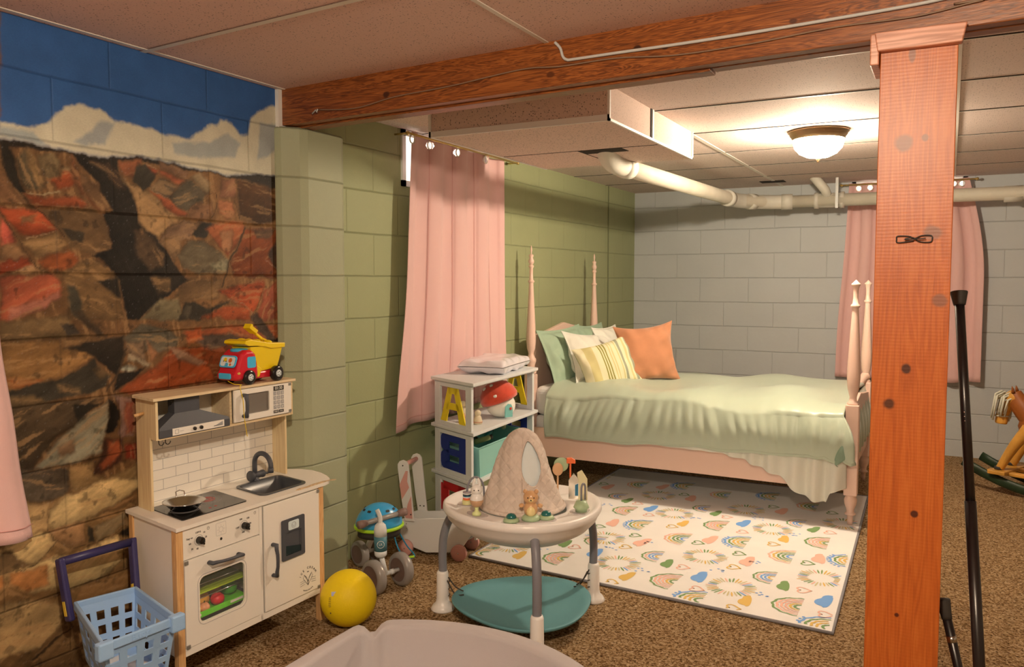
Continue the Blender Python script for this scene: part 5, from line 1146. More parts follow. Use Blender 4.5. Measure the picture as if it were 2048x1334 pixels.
# tipper body
b = MB(); L = []
def ringrect(y0, y1, x0, x1, z0, z1): return [(x0, y0, z0), (x1, y0, z0), (x1, y1, z1), (x0, y1, z1)]
rr_ = [ringrect(2.300, 2.418, -2.392, -2.322, .972, .985), ringrect(2.292, 2.422, -2.396, -2.318, 1.005, 1.005), ringrect(2.270, 2.436, -2.404, -2.310, 1.070, 1.066), ringrect(2.268, 2.438, -2.405, -2.309, 1.070, 1.066)]
vs = [p for r_ in rr_ for p in r_]; fs = [(0, 3, 2, 1)]
for k in range(3):
    for i in range(4): j = (i+1) % 4; fs.append((k*4+i, k*4+j, k*4+4+j, k*4+4+i))
b.add(vs, fs); tip = b.build('tipper', m_yel, t, solid=.003, bevel=.004)
b = MB(); b.prism(*side([(2.236, 1.085), (2.255, 1.076), (2.30, 1.074), (2.34, 1.068), (2.37, 1.060), (2.444, 1.060), (2.446, 1.078), (2.36, 1.082), (2.32, 1.090), (2.29, 1.096), (2.262, 1.100), (2.240, 1.096)], -2.413, -2.302)); b.build('rim', m_yel, tip, bevel=.003)
b = MB()
for k in range(7): b.ball((-2.357+.03*math.sin(k*2.4), 2.27+.018*k, 1.094-.002*k), (.020, .013, .010), seg=12, rings=8)
b.build('load', m_yel, tip, label='moulded yellow rubble load')
b = MB(); b.prism(*side([(2.296, .955), (2.316, .955), (2.330, .985), (2.306, 1.0), (2.292, 1.0)], -2.396, -2.312)); b.build('tipper_arm', m_yel, t, bevel=.003)
b = MB(); b.tube(smooth_path([(-2.345, 2.19, .950), (-2.320, 2.195, .940), (-2.305, 2.205, .938), (-2.302, 2.215, .9345), KV(.405, .181, .936), KV(.400, .178, .925), KV(.405, .168, .88), KV(.412, .172, .82), KV(.424, .176, .76), KV(.428, .176, .742)], 6), .0013, 6); b.build('pull_cord', m_yel, t, label='thin yellow pull cord hanging over the microwave')
b = MB(); sh = Matrix.Rotation(math.radians(-34), 3, 'X'); o_ = Vector((-2.350, 2.335, 1.118))
for c_, sz in (((0, -.026, .002), (.034, .038, .016)), ((0, .018, 0), (.012, .055, .009)), ((0, -.045, .004), (.036, .010, .020))): b.rbox(o_+sh@Vector(c_), sz, sh)
b.tube([o_+sh@Vector((.014*math.cos(a), .052+.014*math.sin(a), 0)) for a in [2*math.pi*k/14 for k in range(14)]], .004, 8, closed=True)
tag(b.build('toy_shovel', m_yel, bevel=.002), 'small yellow toy shovel lying on the load of the toy dump truck', 'toy shovel')

# ================= SHOPPING CART =================
m_bb = mat('powder blue plastic', ph(146, 166, 180, .85), rough=.5, bump=.06, bscale=300); m_navy = mat('navy plastic', ph(48, 40, 72, .8), rough=.4); m_must = mat('mustard clip', ph(210, 165, 50, .85), rough=.4)
t = thing('toy_shopping_cart', 'toy shopping cart with pale blue plastic basket and navy handle beside the toy kitchen', 'toy cart', (-2.16, 1.59, 0))
BLc, BRc, FRc, FLc = Vector((-2.352, 1.570, .33)), Vector((-2.300, 1.742, .33)), Vector((-1.990, 1.640, .33)), Vector((-2.010, 1.418, .33))
ctr = (BLc+BRc+FRc+FLc)/4
def low(p, k=.80, z=.155): q = ctr+(p-ctr)*k; return Vector((q.x, q.y, z))
b = MB()
def wallgrid(b, A0, A1, nc, nr=3, th=.004):
    B0_, B1_ = low(A0), low(A1)
    def W(u, v, o=0): return A0.lerp(A1, u).lerp(B0_.lerp(B1_, u), v)
    nrm = (A1-A0).cross(B0_-A0).normalized()
    def slab(u0, u1, v0, v1):
        q = [W(u0, v0), W(u1, v0), W(u1, v1), W(u0, v1)]; b.add([p+nrm*th/2 for p in q]+[p-nrm*th/2 for p in q], [(0, 1, 2, 3), (7, 6, 5, 4), (0, 4, 5, 1), (1, 5, 6, 2), (2, 6, 7, 3), (3, 7, 4, 0)])
    vb = [(0, .24, True)]; ub = []
    for k in range(nr): v0 = .24+.76*k/nr; vb += [(v0, v0+.76/nr*.60, False), (v0+.76/nr*.60, v0+.76/nr, True)]
    w2 = .22/nc
    for k in range(nc): ub += [(k/nc, k/nc+w2, True), (k/nc+w2, (k+1)/nc-w2, False), ((k+1)/nc-w2, (k+1)/nc, True)]
    for v0, v1, sv in vb:
        for u0, u1, su in ub:
            if sv or su: slab(u0, u1, v0, v1)
for A0, A1, nc in ((BLc, BRc, 4), (BRc, FRc, 4), (FRc, FLc, 4), (FLc, BLc, 4)): wallgrid(b, A0, A1, nc)
q = [low(p) for p in (BLc, BRc, FRc, FLc)]; b.add([p for p in q]+[p-Vector((0, 0, .005)) for p in q], [(0, 1, 2, 3), (7, 6, 5, 4), (0, 4, 5, 1), (1, 5, 6, 2), (2, 6, 7, 3), (3, 7, 4, 0)])
bk = b.build('basket', m_bb, t)
b = MB(); rim = [BLc, BRc, FRc, FLc]
for i in range(4):
    p, q = rim[i], rim[(i+1) % 4]; d = (q-p).normalized(); n_ = d.cross(ez); c_ = (p+q)/2-Vector((0, 0, .010)); M_ = Matrix((d, n_, ez)).transposed(); b.rbox(c_, ((q-p).length+.008, .010, .026), M_)
b.build('basket_rim', m_bb, bk, bevel=.003)
for p, d in ((FRc, (FRc-FLc).normalized()), (FLc, (FRc-FLc).normalized())):
    b = MB(); n_ = d.cross(ez); M_ = Matrix((d, n_, ez)).transposed(); b.rbox(p-Vector((0, 0, .016))+n_*.004, (.044, .026, .050), M_); b.build('corner_clip', m_bb, bk, bevel=.005)
b = MB(); d = (FRc-FLc).normalized(); n_ = d.cross(ez).normalized(); n_ = n_ if n_.x > 0 else -n_
b.text('B.toys', .026, ((FRc+FLc)/2+n_*.0052-Vector((0, 0, .010)), d if d.y > 0 else -d, ez, n_), extrude=.0008); b.build('embossed_logo', m_bb, bk)
hb0, hb1 = Vector((-2.405, 1.560, .452)), Vector((-2.385, 1.800, .452))
b = MB(); b.tube([hb0, hb1], .0135, 20); hbar = b.build('handle_bar', m_navy, t)
for top, bot in ((hb0, BLc+Vector((-.012, -.012, -.045))), (hb1, BRc+Vector((-.012, .012, -.045)))):
    b = MB(); mid = top.lerp(bot, .5); d = (bot-top).normalized(); s_ = (hb1-hb0).normalized(); n_ = d.cross(s_); M_ = Matrix((s_, n_, d)).transposed(); b.rbox(mid, (.020, .030, (bot-top).length+.022), M_); b.build('handle_arm', m_navy, t, bevel=.006, bseg=3)
    b = MB(); b.rbox(bot-d*.03-s_*.0108*(1 if top is hb0 else 1), (.003, .012, .045), M_); b.rbox(bot-d*.03+s_*.0108, (.003, .012, .045), M_); b.build('mustard_clip', m_must, t)
m_wc = mat('off white plastic', ph(214, 198, 176, .9), rough=.5)
b = MB(); b.rbox((ctr.x, ctr.y, .095), (.20, .14, .13)); b.build('base', m_wc, t, bevel=.02, bseg=3)
for dx, dy in ((-.1, -.08), (.1, -.08), (-.1, .08), (.1, .08)): b = MB(); b.lathe([(0, 0), (.035, 0), (.035, .02), (0, .02)], (ctr.x+dx, ctr.y+dy-.01, .0355), (0, 1, 0), 20); b.build('wheel', m_navy, t)

# ================= YELLOW BALL =================
m_ball = mat('yellow rubber ball', ph(228, 184, 10, .88), rough=.55, spec=.4, bump=.5, bscale=220)
b = MB(); b.ball((-2.003, 2.445, .1075), .1065, seg=48, rings=28); bl = tag(b.build('yellow_ball', m_ball), 'big yellow rubber playground ball on the carpet beside the toy kitchen', 'ball')
bc = Vector((-2.003, 2.445, .1075))
def onball(px, py):
    # px,py: small offsets on the side that faces the room
    f_ = Vector((.62, -.76, .15)).normalized(); r_ = Vector((.76, .62, 0)).normalized(); u_ = f_.cross(r_)*-1; u_ = r_.cross(f_); u_ = u_ if u_.z > 0 else -u_
    d = (f_+r_*px+u_*py).normalized(); return bc+d*.1068, r_, u_, d
o_, r_, u_, d = onball(-.62, .42); b = MB(); b.prism(rrect(-.009, .009, -.008, .008, .001, 2), (o_, r_, u_, d), .0006); b.build('price_sticker', mat('sticker', ph(190, 180, 190), rough=.5), bl)
b = MB()
for k in range(6):
    o_, r_, u_, d = onball(-.78, .26-.075*k); b.prism([(-.007, -.0012), (.007, -.0012), (.007, .0012), (-.007, .0012)], (o_, r_, u_, d), .0003)
b.build('ball_print', mat('faint print', ph(150, 115, 20, .9), rough=.6), bl)
o_, r_, u_, d = onball(-.85, -.45); b = MB(); b.prism(circ(.0028, 10), (o_, r_, u_, d), .0003); b.build('valve', m_print, bl)

# ================= TRICYCLE + HELMET =================
m_tgrey = mat('taupe tyre', ph(138, 122, 106, .85), rough=.3, coat=.2); m_tbrn = mat('brown wheel disc', ph(112, 84, 68, .85), rough=.45); m_cr = mat('cream frame', ph(208, 194, 174, .88), rough=.4); m_tl = mat('teal label', ph(70, 108, 108, .85), rough=.5); m_grip = mat('brown grip', ph(128, 96, 80, .85), rough=.5)
t = thing('toddler_trike', 'cream toddler trike with chunky grey wheels beside the yellow ball', 'tricycle', (-2.18, 2.90, 0))
ax_ = Vector((.30, .954, 0)).normalized()
def twheel(c, r=.073, w_=.042):
    c = Vector(c); b = MB(); b.lathe([(r*.70, -w_/2), (r*.86, -w_/2), (r*.97, -w_*.34), (r, -w_*.1), (r, w_*.1), (r*.97, w_*.34), (r*.86, w_/2), (r*.70, w_/2)], c, ax_, 40, caps=False); wh = b.build('wheel', m_tgrey, t)
    b = MB(); b.lathe([(0, -w_*.36), (r*.64, -w_*.40), (r*.76, -w_*.47)], c, ax_, 32, caps=False); b.lathe([(0, w_*.36), (r*.64, w_*.40), (r*.76, w_*.47)], c, ax_, 32, caps=False); b.build('wheel_disc', m_tbrn, wh)
w1, w2 = Vector((-2.108, 2.742, .0735)), Vector((-2.068, 2.880, .0735)); twheel(w1); twheel(w2); w3, w4 = Vector((-2.375, 2.985, .0605)), Vector((-2.350, 3.045, .0605)); twheel(w3, .060, .034); twheel(w4+Vector((0, .03, 0)), .060, .034)
b = MB(); b.tube([w1, w2], .009, 12); b.tube([w2-(w2-w1)*.40, w2-(w2-w1)*.28], .012, 12); fk_ = w1.lerp(w2, .42); b.tube([fk_, fk_+Vector((-.022, -.005, .085))], .011, 14); b.build('axle', m_cr, t)
hb = fk_+Vector((-.022, -.005, .070))
b = MB(); b.lathe([(0, 0), (.020, .002), (.026, .010), (.027, .030)], hb, seg=28); b.lathe([(.027, .030), (.0275, .030), (.0275, .092), (.027, .092)], hb, seg=28, mi=1); b.lathe([(.027, .092), (.027, .120), (.023, .138), (.014, .148), (0, .150)], hb, seg=28)
stem = b.build('stem', [m_cr, m_tl], t)
b = MB(); lf = Vector((.62, -.78, 0)).normalized(); b.tube([hb+lf*.028+Vector((0, 0, .062))+Vector((.78, .62, 0))*.015*math.cos(a)+ez*.015*math.sin(a) for a in [2*math.pi*k/20 for k in range(20)]], .0012, 6, closed=True); b.text('LR', .014, (hb+lf*.0285+ez*.062, Vector((.78, .62, 0)), ez, lf)); b.build('badge', m_cr, stem)
b = MB(); b.tube(smooth_path([hb+ez*.145, hb+Vector((-.002, 0, .175)), hb+Vector((-.012, -.006, .205))]), .0095, 14); b.build('handlebar_neck', m_cr, t)
g0, g1 = Vector((-2.178, 2.745, .288)), Vector((-2.100, 2.945, .302)); b = MB(); b.tube([g0, g1], .011, 16); hbr = b.build('handlebar', m_tgrey, t)
for q, s_ in ((g0, 1), (g1, -1)): b = MB(); d = (g1-g0).normalized()*s_; b.tube([q-d*.012, q+d*.006, q+d*.03], [.017, .018, .013], 16); b.build('grip', m_grip, hbr)
b = MB(); b.tube(smooth_path([hb+ez*.08, Vector((-2.17, 2.88, .17)), Vector((-2.27, 2.95, .165)), Vector((-2.365, 3.02, .065))]), .014, 14); b.tube([w3, w4+Vector((0, .03, 0))], .009, 12); b.build('frame', m_cr, t)
b = MB(); b.ball((-2.27, 2.955, .195), (.075, .045, .022), Matrix.Rotation(math.radians(150), 3, 'Z')); b.build('seat', m_tgrey, t)
m_hb = mat('blue helmet shell', ph(50, 140, 170, .85), rough=.3, coat=.3); m_lm = mat('lime helmet rim', ph(160, 190, 30, .85), rough=.35)
t = thing('bike_helmet', 'blue child bike helmet with lime green rim hung over the trike', 'helmet', (-2.215, 2.93, .22))
hc = Vector((-2.203, 2.905, .246)); b = MB(); v = []; f = []
Rz = Matrix.Rotation(math.radians(55), 3, 'Z')@Matrix.Rotation(math.radians(4), 3, 'X')
def dome(u, v_, s_=1.0):
    a = 2*math.pi*u; th = v_*math.pi/2; return tuple(hc+Rz@Vector((.102*s_*math.sin(th)*math.cos(a), .080*s_*math.sin(th)*math.sin(a), .092*s_*math.cos(th))))
b.grid(lambda u, v_: dome(u, v_), 49, 17); sh_ = b.build('shell', m_hb, t, solid=.006)
b = MB(); b.tube([Vector(dome(k/40, 1.0, 1.02))-Vector((0, 0, .006)) for k in range(40)], .0085, 8, closed=True, flat=1.0); b.build('rim', m_lm, t)
b = MB(); b.grid(lambda u, v_: tuple(Vector(dome(u, .999, .92))-Vector((0, 0, v_*.045))), 41, 4); b.build('liner', m_print, t, solid=.004)
for u_ in (.40, .50, .60, .70, .80, .90, .99, .10):
    for vv in (.45,):
        p = Vector(dome(u_, vv, 1.035)); n_ = (p-hc).normalized(); r_ = ez.cross(n_).normalized(); uu = n_.cross(r_); b = MB(); b.prism(rrect(-.009, .009, -.0055, .0055, .003, 3), (p, r_, uu, n_), .0012); b.build('vent', m_print, sh_)
m_strap = mat('blue strap', ph(50, 130, 150, .85), rough=.7)
b = MB(); b.tube(smooth_path([(-2.165, 2.975, .245), (-2.150, 2.985, .19), (-2.125, 3.005, .13), (-2.095, 3.02, .085), (-2.13, 3.00, .075), (-2.155, 2.975, .13), (-2.175, 2.955, .24)]), .0045, 8, flat=.35); b.build('strap', m_strap, t)
b = MB(); b.tube([(-2.095, 3.02, .082), (-2.15, 2.985, .072)], .006, 8); b.build('strap_buckle', m_lm, t)

# ================= PUSH WAGON =================
m_wg = mat('cream painted wood', ph(214, 196, 174, .88), rough=.55); m_wp = mat('pink painted wood', ph(206, 140, 118, .86), rough=.5)
t = thing('push_wagon', 'cream wooden push wagon with pink wheels and striped handle posts against the green wall', 'push wagon', (-2.15, 3.38, 0))
def wgp(x, y, z): return (x, y, z)
U = Vector((.982, .189, 0)); Wd = Vector((-.189, .982, 0)); O_ = Vector((-2.285, 3.230, 0))
def G(u, w_, z): return O_+U*u+Wd*w_+ez*z
body = [(-.045, .10), (-.040, .165), (.02, .185), (.05, .178), (.33, .205), (.36, .20), (.335, .13), (.29, .065), (.22, .028), (.10, .016), (.02, .04), (-.02, .065)]
for w_ in (0, .135):
    b = MB(); b.prism(body, (G(0, w_, 0), U, ez, Wd), .012); b.build('side_board', m_wg, t, bevel=.003)
b = MB(); b.add([G(.0, .012, .10), G(.33, .012, .12), G(.33, .135, .12), G(.0, .135, .10)], [(0, 1, 2, 3)]); b.build('floor_board', m_wg, t, solid=.008)
b = MB(); cl = [(.0, .10), (.0, .19), (.02, .235), (.045, .235), (.065, .29), (.10, .30), (.125, .25), (.145, .24), (.145, .10)]; b.prism(cl, (G(.345, -.0, 0), Wd, ez, U), .012); b.build('cloud_panel', m_wg, t, bevel=.003)
for w_ in (-.012, .147):
    b = MB(); P_ = [(-.030+.0, .43)]
    pst = [(-.005, .165), (-.020, .26), (-.040, .42), (-.040, .440), (-.030, .455), (-.012, .462), (.006, .455), (.016, .440), (.030, .30), (.045, .165)]
    b.prism(pst, (G(0, w_, 0), U, ez, Wd), .012); po = b.build('handle_post', m_wg, t, bevel=.003)
    if w_ < 0:
        b = MB(); b.prism([(-.018, .27), (-.030, .34), (.002, .41), (.014, .41), (.010, .36), (.020, .33)], (G(0, w_-.0006, 0), U, ez, Wd), .0005); b.prism([(-.003, .185), (.004, .18), (.036, .18), (.030, .29), (.012, .25)], (G(0, w_-.0006, 0), U, ez, Wd), .0005); b.build('pink_stripe', m_wp, po)
    b = MB()
    for (u_, z_) in ((-.012, .435), (.008, .20), (.028, .20)): b.ball(G(u_, w_-.001, z_), .0035, seg=10, rings=6)
    b.build('screws', m_print, po)
b = MB(); b.tube([G(-.012, 0, .435), G(-.012, .155, .435)], .011, 16); b.build('handle_bar', m_wp, t)
b = MB()
for u_, z_ in ((.0, .150), (.0, .128), (-.03, .15)): b.ball(G(u_, -.001, z_), .0035, seg=10, rings=6)
b.build('screws', m_steel, t)
for u_, w_ in ((.0, -.012), (.275, -.012), (.0, .165), (.275, .165)):
    b = MB(); b.lathe([(0, -.010), (.034, -.010), (.037, -.007), (.037, .007), (.034, .010), (0, .010)], G(u_, w_-.006, .0375), Wd, 32); wh = b.build('wheel', m_wp, t)
    b = MB(); b.lathe([(.0355, -.0105), (.039, -.009), (.039, .009), (.0355, .0105)], G(u_, w_-.006, .0375), Wd, 32, caps=False); b.build('tyre', m_wp, wh)
    b = MB(); b.ball(G(u_, w_-.017, .0375), .004, seg=10, rings=6); b.build('hub_screw', m_steel, wh)

# ================= LETTER SHELF =================
m_sh = mat('white shelf paint', ph(206, 192, 172, .88), rough=.5)
A_, B_, C_, D_ = Vector((-2.350, 3.545, 0)), Vector((-1.992, 3.370, 0)), Vector((-2.045, 4.180, 0)), Vector((-2.375, 4.31, 0))
def Q(s, t_, z): p = A_.lerp(B_, t_).lerp(D_.lerp(C_, t_), s); return (p.x, p.y, z)
shf = thing('letter_shelf', 'white open toy shelf with big cut-out letters A and B in its ends', 'shelf', Q(.5, .5, 0))
for z1 in (.830, .590, .348, .109):
    b = MB(Q); b.box(0, 1, 0, 1, z1-.016, z1); b.build('shelf_board', m_sh, shf, bevel=.002)
    b = MB(Q); b.box(.02, .98, .04, .96, z1-.022, z1-.013); b.build('shelf_rail', m_sh, shf)
m_ly = mat('yellow letter', ph(222, 184, 20, .85), rough=.5); m_lb = mat('navy blue letter', ph(18, 34, 92, .75), rough=.5); m_lr = mat('red letter', ph(176, 24, 24, .8), rough=.5)
def letter(b, L, s0, z0, z1, t0, t1):
    H_ = z1-z0; W_ = t1-t0
    def bx(pts): b.add([(s, t0+W_*p[0], z0+H_*p[1]) for s in (s0, s0+.012) for p in pts], [tuple(range(len(pts)))[::-1], tuple(range(len(pts), 2*len(pts)))]+[(i, (i+1) % len(pts), len(pts)+(i+1) % len(pts), len(pts)+i) for i in range(len(pts))])
    if L == 'A':
        bx([(0, 0), (.24, 0), (.48, 1), (.30, 1)]); bx([(.76, 0), (1, 0), (.70, 1), (.52, 1)]); bx([(.30, 1), (.70, 1), (.65, .82), (.35, .82)]); bx([(.22, .36), (.78, .36), (.70, .55), (.30, .55)])
    elif L == 'B':
        bx([(.72, 0), (1, 0), (1, 1), (.72, 1)])
        for y0, y1 in ((0, .22), (.42, .60), (.80, 1)): bx([(.2, y0), (.75, y0), (.75, y1), (.2, y1)])
        bx([(.10, .0), (.32, 0), (.32, .56), (.12, .52), (.02, .44), (0, .36), (0, .16), (.03, .05)]); bx([(.10, .52), (.32, .46), (.32, 1), (.10, 1), (.02, .94), (0, .86), (0, .66), (.03, .57)])
    else:
        bx([(0, .1), (.3, .2), (.3, .8), (0, .9)]); bx([(.1, 0), (.9, 0), (.9, .24), (.1, .24)]); bx([(.1, .76), (.9, .76), (.9, 1), (.1, 1)]); bx([(.68, 0), (1, .06), (1, .36), (.68, .36)]); bx([(.68, .64), (1, .64), (1, .94), (.68, 1)])
for (z0, z1, L, m_) in ((.590, .808, 'A', m_ly), (.348, .568, 'B', m_lb), (.109, .326, 'C', m_lr)):
    for s0 in (.014, .950):
        b = MB(Q); s1 = s0+.030
        b.box(s0, s1, .07, .20, z0, z1); b.box(s0, s1, .80, .93, z0, z1); b.box(s0, s1, .20, .80, z0, z0+.022); b.box(s0, s1, .20, .80, z1-.020, z1)
        ef = b.build('end_frame', m_sh, shf, bevel=.002)
        b = MB(Q); letter(b, L, s0+.010, z0+.0225, z1-.0205, .20, .80 if L != 'A' else .78); b.build('letter', m_, ef, label={'A': 'yellow cut-out letter A', 'B': 'navy blue cut-out letter B', 'C': 'red cut-out letter C'}[L])
# things on and in the shelf
m_pk = mat('pearly pink plastic pouch', ph(222, 200, 188, .88), rough=.18, coat=.5, spec=.7)
pillow('plastic_pouch', [m_pk], (-2.185, 3.93, .870), .46, .26, .075, Matrix.Rotation(math.radians(99), 3, 'Z'), 'puffy pearly pink plastic pouch lying on top of the white letter shelf', 'pouch', pinch=.03, seed=9, boxy=True)
t = thing('mushroom_plush', 'plush mushroom house with a red spotted cap on the upper tier of the letter shelf', 'plush toy', (-2.11, 3.85, .59))
m_fr = mat('red felt', ph(196, 62, 34, .85), rough=.95, sheen=.6, bump=.4, bscale=300, var=.12, vscale=25); m_fw = mat('white felt', ph(224, 206, 176, .9), rough=.95, sheen=.3); m_ft = mat('mint felt', ph(120, 168, 146, .85), rough=.95)
mc = Vector((-2.11, 3.86, .655)); Rm = Matrix.Rotation(math.radians(-14), 3, (.6, -.8, 0)); b = MB(); b.ball(mc, (.076, .076, .064), pw=.9); b.build('stalk', m_fw, t)
b = MB(); b.lathe([(0, .098), (.034, .095), (.068, .078), (.093, .045), (.104, .012), (.100, -.008), (.078, -.012), (0, -.006)][::-1], mc+Vector((-.008, -.004, .034)), Vector((-.30, -.20, 1)), 36); cp = b.build('cap', m_fr, t)
vd = Vector((.50, -.86, 0)); rd = Vector((.86, .50, 0))
for a_, h_ in ((-.9, .062), (-.15, .03), (.55, .075), (.95, .045), (-.3, .083), (1.5, .06)):
    rr2 = math.sqrt(max(0, 1-(h_/.099)**2))*.103; p = mc+Vector((-.008, -.004, .034))+(vd*math.cos(a_)+rd*math.sin(a_))*rr2*.97+Vector((-.30, -.20, 1)).normalized()*h_; n_ = (p-mc).normalized(); r_ = ez.cross(n_).normalized(); b = MB(); b.lathe([(0, .003), (.009, .002), (.011, -.002)], p, n_, 16); b.build('spot', m_fw, cp)
b = MB(); n_ = (vd*.86+rd*.5).normalized(); r_ = (rd*.86-vd*.5).normalized(); b.prism([(-.022, -.055), (.024, -.055), (.026, -.01), (.016, .012), (-.004, .016), (-.020, .002)], (mc+n_*.072, r_, ez, n_), .006); dr = b.build('door', m_ft, t)
b = MB(); b.lathe([(0, .004), (.007, .003), (.008, 0)], mc+n_*.079+r_*.012+ez*(-.01), n_, 12); b.build('button', m_fr, dr)
m_wt = mat('light toy wood', ph(206, 176, 134, .85), rough=.6); m_wt2 = mat('warm toy wood', ph(190, 134, 96, .85), rough=.6)
for i, (s, tt, lb, mm) in enumerate(((.20, .42, 'tall pale wooden peg figure on the upper shelf tier behind the yellow letter A', m_wt), (.24, .70, 'short pale wooden peg figure on the upper shelf tier beside the mushroom plush', m_wt), (.12, .55, 'reddish wooden peg figure lying low behind the yellow letter A', m_wt2))):
    p = Q(s, tt, .5905); k = (1.5, .9, .75)[i]; b = MB(); b.lathe([(0, 0), (.022, 0), (.024, .012), (.018, .040*k), (.012, .052*k)], p, seg=20); b.ball((p[0], p[1], p[2]+.062*k), .017, seg=16, rings=10)
    fg = tag(b.build('wooden_figure', mm), lb, 'wooden toy'); b = MB(); b.lathe([(.0225, 0), (.0245, 0), (.0245, .006), (.0225, .006)], (p[0], p[1], p[2]+.008), seg=20); b.build('band', m_wt2 if mm is m_wt else m_wt, fg)
m_mint = mat('mint plastic bin', ph(132, 172, 146, .85), rough=.5)
t = thing('storage_bin', 'mint green storage bin on the middle tier of the letter shelf', 'bin', Q(.46, .5, .349))
b = MB(Q); lo = [(.13, .12), (.74, .12), (.74, .93), (.13, .93)]; hi = [(.09, .06), (.80, .06), (.80, .97), (.09, .97)]
b.add([(p[0], p[1], .350) for p in lo]+[(p[0], p[1], .500) for p in hi], [(0, 1, 2, 3)]+[(i, (i+1) % 4, 4+(i+1) % 4, 4+i) for i in range(4)]); b.build('bin_body', m_mint, t, solid=.004)
b = MB(); b.tube([Q(p[0], p[1], .501) for p in hi], .0045, 8, closed=True); b.build('bin_rim', m_mint, t)
for i, (s, tt, dz, lb, c_, L_) in enumerate(((.30, .70, .0, 'black tipped olive toy marker poking out of the mint bin', (150, 150, 90), .09), (.22, .55, -.01, 'dark green toy stick in the mint bin', (30, 70, 50), .08), (.45, .60, .0, 'teal toy stick in the mint bin', (40, 120, 110), .10), (.72, .55, .02, 'cream toy spoon leaning at the far end of the mint bin', (206, 186, 130), .09))):
    p = Vector(Q(s, tt, .500+dz)); d = Vector((.4-.3*i, .8, .15)).normalized(); b = MB(); b.tube([p-d*L_/2, p+d*L_/2], .014, 12); mk = tag(b.build('toy_marker', mat('toy piece %d' % i, ph(*c_, .8), rough=.5)), lb, 'toy')
    b = MB(); b.tube([p+d*L_/2, p+d*(L_/2+.016)], .0125, 12); b.build('tip', m_print, mk)

# ================= ACTIVITY CENTRE =================
m_aw = mat('warm white moulded plastic', ph(240, 222, 202, .88), rough=.32, spec=.5); m_ag = mat('grey tube', ph(122, 112, 106, .85), rough=.4); m_tealp = mat('teal foam mat', ph(88, 128, 120, .82), rough=.55, bump=.08, bscale=200)
AC = Vector((-1.432, 2.805, 0))
ac = thing('baby_activity_center', 'three legged white baby activity table with quilted seat and teal base plate', 'activity table', AC)
feet = [Vector((-1.762, 2.742, 0)), Vector((-1.268, 3.108, 0)), Vector((-1.236, 2.520, 0))]
ang = [math.atan2(f.y-AC.y, f.x-AC.x) for f in feet]
def tri(a, r, k=.045): return r*(1+k*math.cos(3*(a-ang[0])))
b = MB()
prof = [(.165, .440), (.180, .452), (.205, .449), (.262, .449), (.284, .462), (.297, .468), (.306, .462), (.308, .445), (.303, .436), (.296, .430), (.290, .412), (.262, .384), (.212, .356), (.170, .344), (.155, .356), (.160, .40), (.165, .440)]
v = []; seg = 72
for r, z in prof:
    for i in range(seg):
        a = 2*math.pi*i/seg; k = .035 if r > .2 else 0; rr = tri(a, r, k); v.append((AC.x+rr*math.cos(a), AC.y+rr*math.sin(a), z))
f = [(k*seg+i, k*seg+(i+1) % seg, (k+1)*seg+(i+1) % seg, (k+1)*seg+i) for k in range(len(prof)-1) for i in range(seg)]
b.add(v, f, True); tray = b.build('tray', m_aw, ac)
for ft in feet:
    d = (ft-AC).normalized(); R0 = (ft-AC).length
    b = MB(); b.tube(smooth_path([AC+d*(R0-.085)+ez*.425, AC+d*(R0-.035)+ez*.385, AC+d*(R0-.004)+ez*.31, AC+d*(R0+.004)+ez*.22, AC+d*R0+ez*.12]), .0165, 18); lg = b.build('leg', m_ag, ac)
    b = MB(); b.lathe([(0, 0), (.046, 0), (.048, .006), (.040, .020), (.028, .032), (.025, .050), (.0235, .150), (.020, .160), (0, .160)], AC+d*(R0+.004), seg=28); b.build('foot', m_aw, lg, label='white sleeve and flared foot')
    s_ = Vector((-d.y, d.x, 0)); b = MB()
    for k in range(3): b.tube([AC+d*(R0-.022)+s_*(.006)+ez*(.06+.028*k), AC+d*(R0-.026)+s_*.0+ez*(.063+.028*k), AC+d*(R0-.022)-s_*.008+ez*(.066+.028*k)], .0017, 6)
    b.build('height_notches', m_print, lg)
    b = MB(); b.tube(smooth_path([AC+d*(R0-.020)+ez*.135, AC+d*(R0-.050)+ez*.10, AC+d*(R0-.085)+ez*.085]), .0026, 8); b.tube(smooth_path([AC+d*(R0-.020)+s_*.01+ez*.125, AC+d*(R0-.055)+s_*.015+ez*.075, AC+d*(R0-.09)+s_*.01+ez*.075]), .0026, 8); b.build('elastic_cord', m_print, lg)
b = MB(); seg = 72; v = []; prof = [(0, .052), (.10, .050), (.18, .054), (.235, .066), (.268, .080), (.272, .076), (.262, .064), (.20, .040), (0, .036)]
for r, z in prof:
    for i in range(seg): a = 2*math.pi*i/seg; rr = tri(a, r, .06); v.append((AC.x+rr*math.cos(a), AC.y+rr*math.sin(a), z))
b.add(v, [(k*seg+i, k*seg+(i+1) % seg, (k+1)*seg+(i+1) % seg, (k+1)*seg+i) for k in range(len(prof)-1) for i in range(seg)], True); b.build('foot_plate', m_tealp, ac, weld=True)
